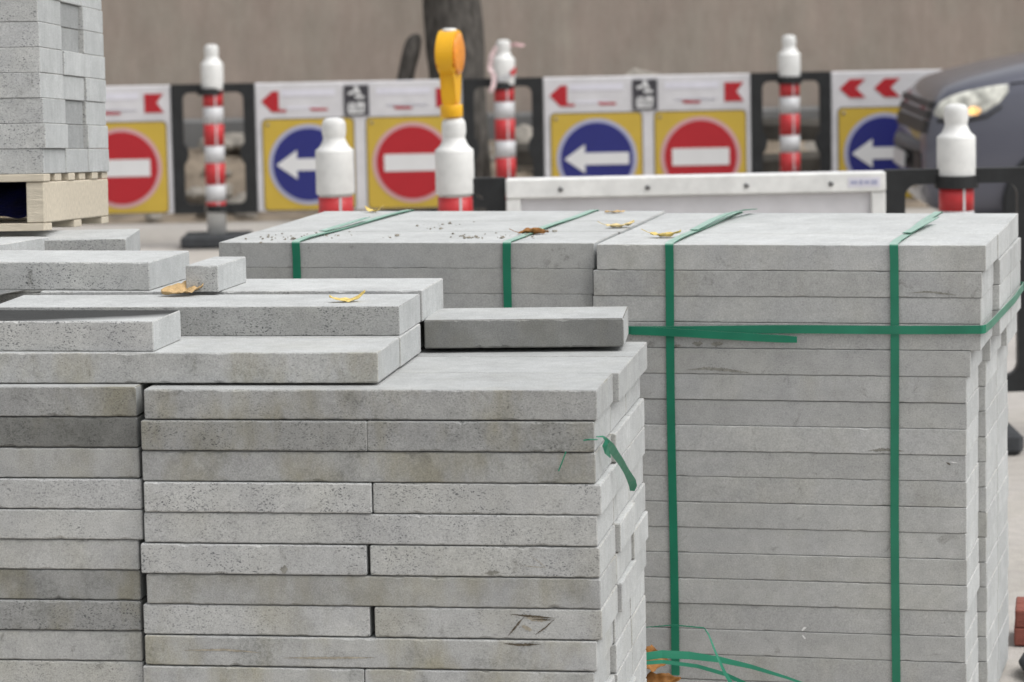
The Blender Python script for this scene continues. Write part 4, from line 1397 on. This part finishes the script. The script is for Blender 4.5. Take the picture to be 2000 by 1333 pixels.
def marks(lab, Wy, items):
    o = find(lab)
    for n_, (mat, pts, wd) in enumerate(items):
        bm = bmesh.new()
        up, dn = [], []
        seg = []
        for (x0, z0), (x1, z1) in zip(pts, pts[1:]):
            k = max(3, int(math.hypot(x1 - x0, z1 - z0) / 0.003))
            seg += [(x0 + (x1 - x0) * i / k, z0 + (z1 - z0) * i / k) for i in range(k)]
        seg.append(pts[-1])
        tot = len(seg)
        for i, (x, z) in enumerate(seg):
            f = min(1.0, 3.0 * min(i + 0.3, tot - 0.7 - i) / tot)
            up.append((x + mk.uniform(-0.0006, 0.0006), z + wd * f * mk.uniform(0.25, 0.65)))
            dn.append((x + mk.uniform(-0.0006, 0.0006), z - wd * f * mk.uniform(0.25, 0.65)))
        y = -Wy / 2 - 0.0007 - 0.0002 * n_
        A = [bm.verts.new((x, y, z)) for x, z in up]
        B = [bm.verts.new((x, y, z)) for x, z in dn]
        for i in range(tot - 1):
            bm.faces.new((A[i], B[i], B[i + 1], A[i + 1]))
        d_ = from_bm('dirt_mark', bm, M[mat], o)
        d_['label'] = 'dirty scrape mark on the slab face' if mat != 'tick' else 'small white chalk tick'


base = 'of the loose pile, right column'
marks('grey right half slab, eighth course ' + base, WB,
      [('rust', [(0.085, 0.048), (0.135, 0.043)], 0.010), ('rust', [(0.075, 0.03), (0.10, 0.02)], 0.012), ('dirt', [(0.048, 0.056), (0.10, 0.052), (0.152, 0.048)], 0.005),
       ('dirt', [(0.084, 0.052), (0.066, 0.032), (0.044, 0.006)], 0.006), ('dirt', [(0.152, 0.048), (0.128, 0.026), (0.105, 0.010)], 0.004), ('dirt', [(0.098, 0.046), (0.148, 0.044)], 0.003)])
marks('full-length grey slab, ninth course ' + base, WB,
      [('dirt', [(0.305, 0.060), (0.335, 0.058), (0.39, 0.059)], 0.006), ('rust', [(-0.43, 0.034), (-0.33, 0.037), (-0.24, 0.031)], 0.005), ('rust', [(-0.2, 0.02), (0.02, 0.024)], 0.006)])
marks('grey right half slab, sixth course ' + base, WB, [('rust', [(0.10, 0.05), (0.125, 0.033), (0.145, 0.012)], 0.0018), ('rust', [(0.085, 0.026), (0.14, 0.021)], 0.0015), ('smear', [(0.0, 0.008), (0.035, 0.010)], 0.010)])
marks('speckled grey left half slab, sixth course ' + base, WB, [('smear', [(0.062, 0.012), (0.080, 0.013)], 0.016)])
RL = 'pale grey %s slab from the top, front row of the green-strapped stack at right'
marks(RL % 'fourth', WR, [('smear', [(-0.30, 0.006), (-0.28, 0.006)], 0.008), ('smear', [(-0.25, 0.012), (-0.22, 0.012)], 0.014), ('smear', [(-0.20, 0.011), (-0.165, 0.012)], 0.014)])
marks(RL % 'fifth', WR, [('smear', [(-0.24, 0.010), (-0.19, 0.015), (-0.15, 0.013), (-0.06, 0.004)], 0.009)])
marks(RL % 'second', WR, [('smear', [(0.33, 0.012), (0.38, 0.016), (0.46, 0.007)], 0.006)])
marks(RL % 'eighth', WR, [('smear', [(0.26, 0.009), (0.31, 0.012), (0.36, 0.009)], 0.010)])
marks(RL % 'ninth', WR, [('dirt', [(0.470, 0.050), (0.482, 0.045)], 0.006), ('tick', [(0.478, 0.052), (0.50, 0.05)], 0.003)])
marks(RL % 'sixteenth', WR, [('tick', [(0.083, 0.060), (0.093, 0.052)], 0.008)])
marks(RL % 'fifteenth', WR, [('tick', [(0.083, 0.004), (0.095, 0.012)], 0.010)])

# ------------------------------------------------------------------ pavers glimpsed beyond the right edge
PF = Frame(1.505, 9.60, 10)
for k in range(2):
    for j in range(2):
        o = box('paving_block', (0, 0, 0), (0.2, 0.1, 0.055), M['brick'], None, 0.004)
        o.location = PF.p(0.003 * k, 0.105 * j, 0.004 + 0.056 * k)
        o.rotation_euler = (0, 0, -PF.a)
        tag(o, 'red-brown paving block, %s %s of a small heap at the right edge' % (['lower', 'upper'][k], ['near', 'far'][j]), 'paver', 'red-brown pavers')
bm = bmesh.new()
prof = [(0.055 + 0.035 * math.cos(R(a_)), 0.035 * math.sin(R(a_))) for a_ in range(0, 360, 30)]
nn = 32
rings = [[bm.verts.new((r_ * 2.2 * math.cos(2 * math.pi * i / nn), r_ * 2.2 * math.sin(2 * math.pi * i / nn), z_ + 0.039)) for i in range(nn)] for r_, z_ in prof]
for a_, b_ in zip(rings, rings[1:] + rings[:1]):
    for i in range(nn):
        bm.faces.new((a_[i], a_[(i + 1) % nn], b_[(i + 1) % nn], b_[i]))
ob = from_bm('rubber_ring', bm, M['rubber'], None, True)
ob.location = (1.655, 9.20, 0.0)
tag(ob, 'dark rubber ring lying before the red-brown pavers at right', 'ring')
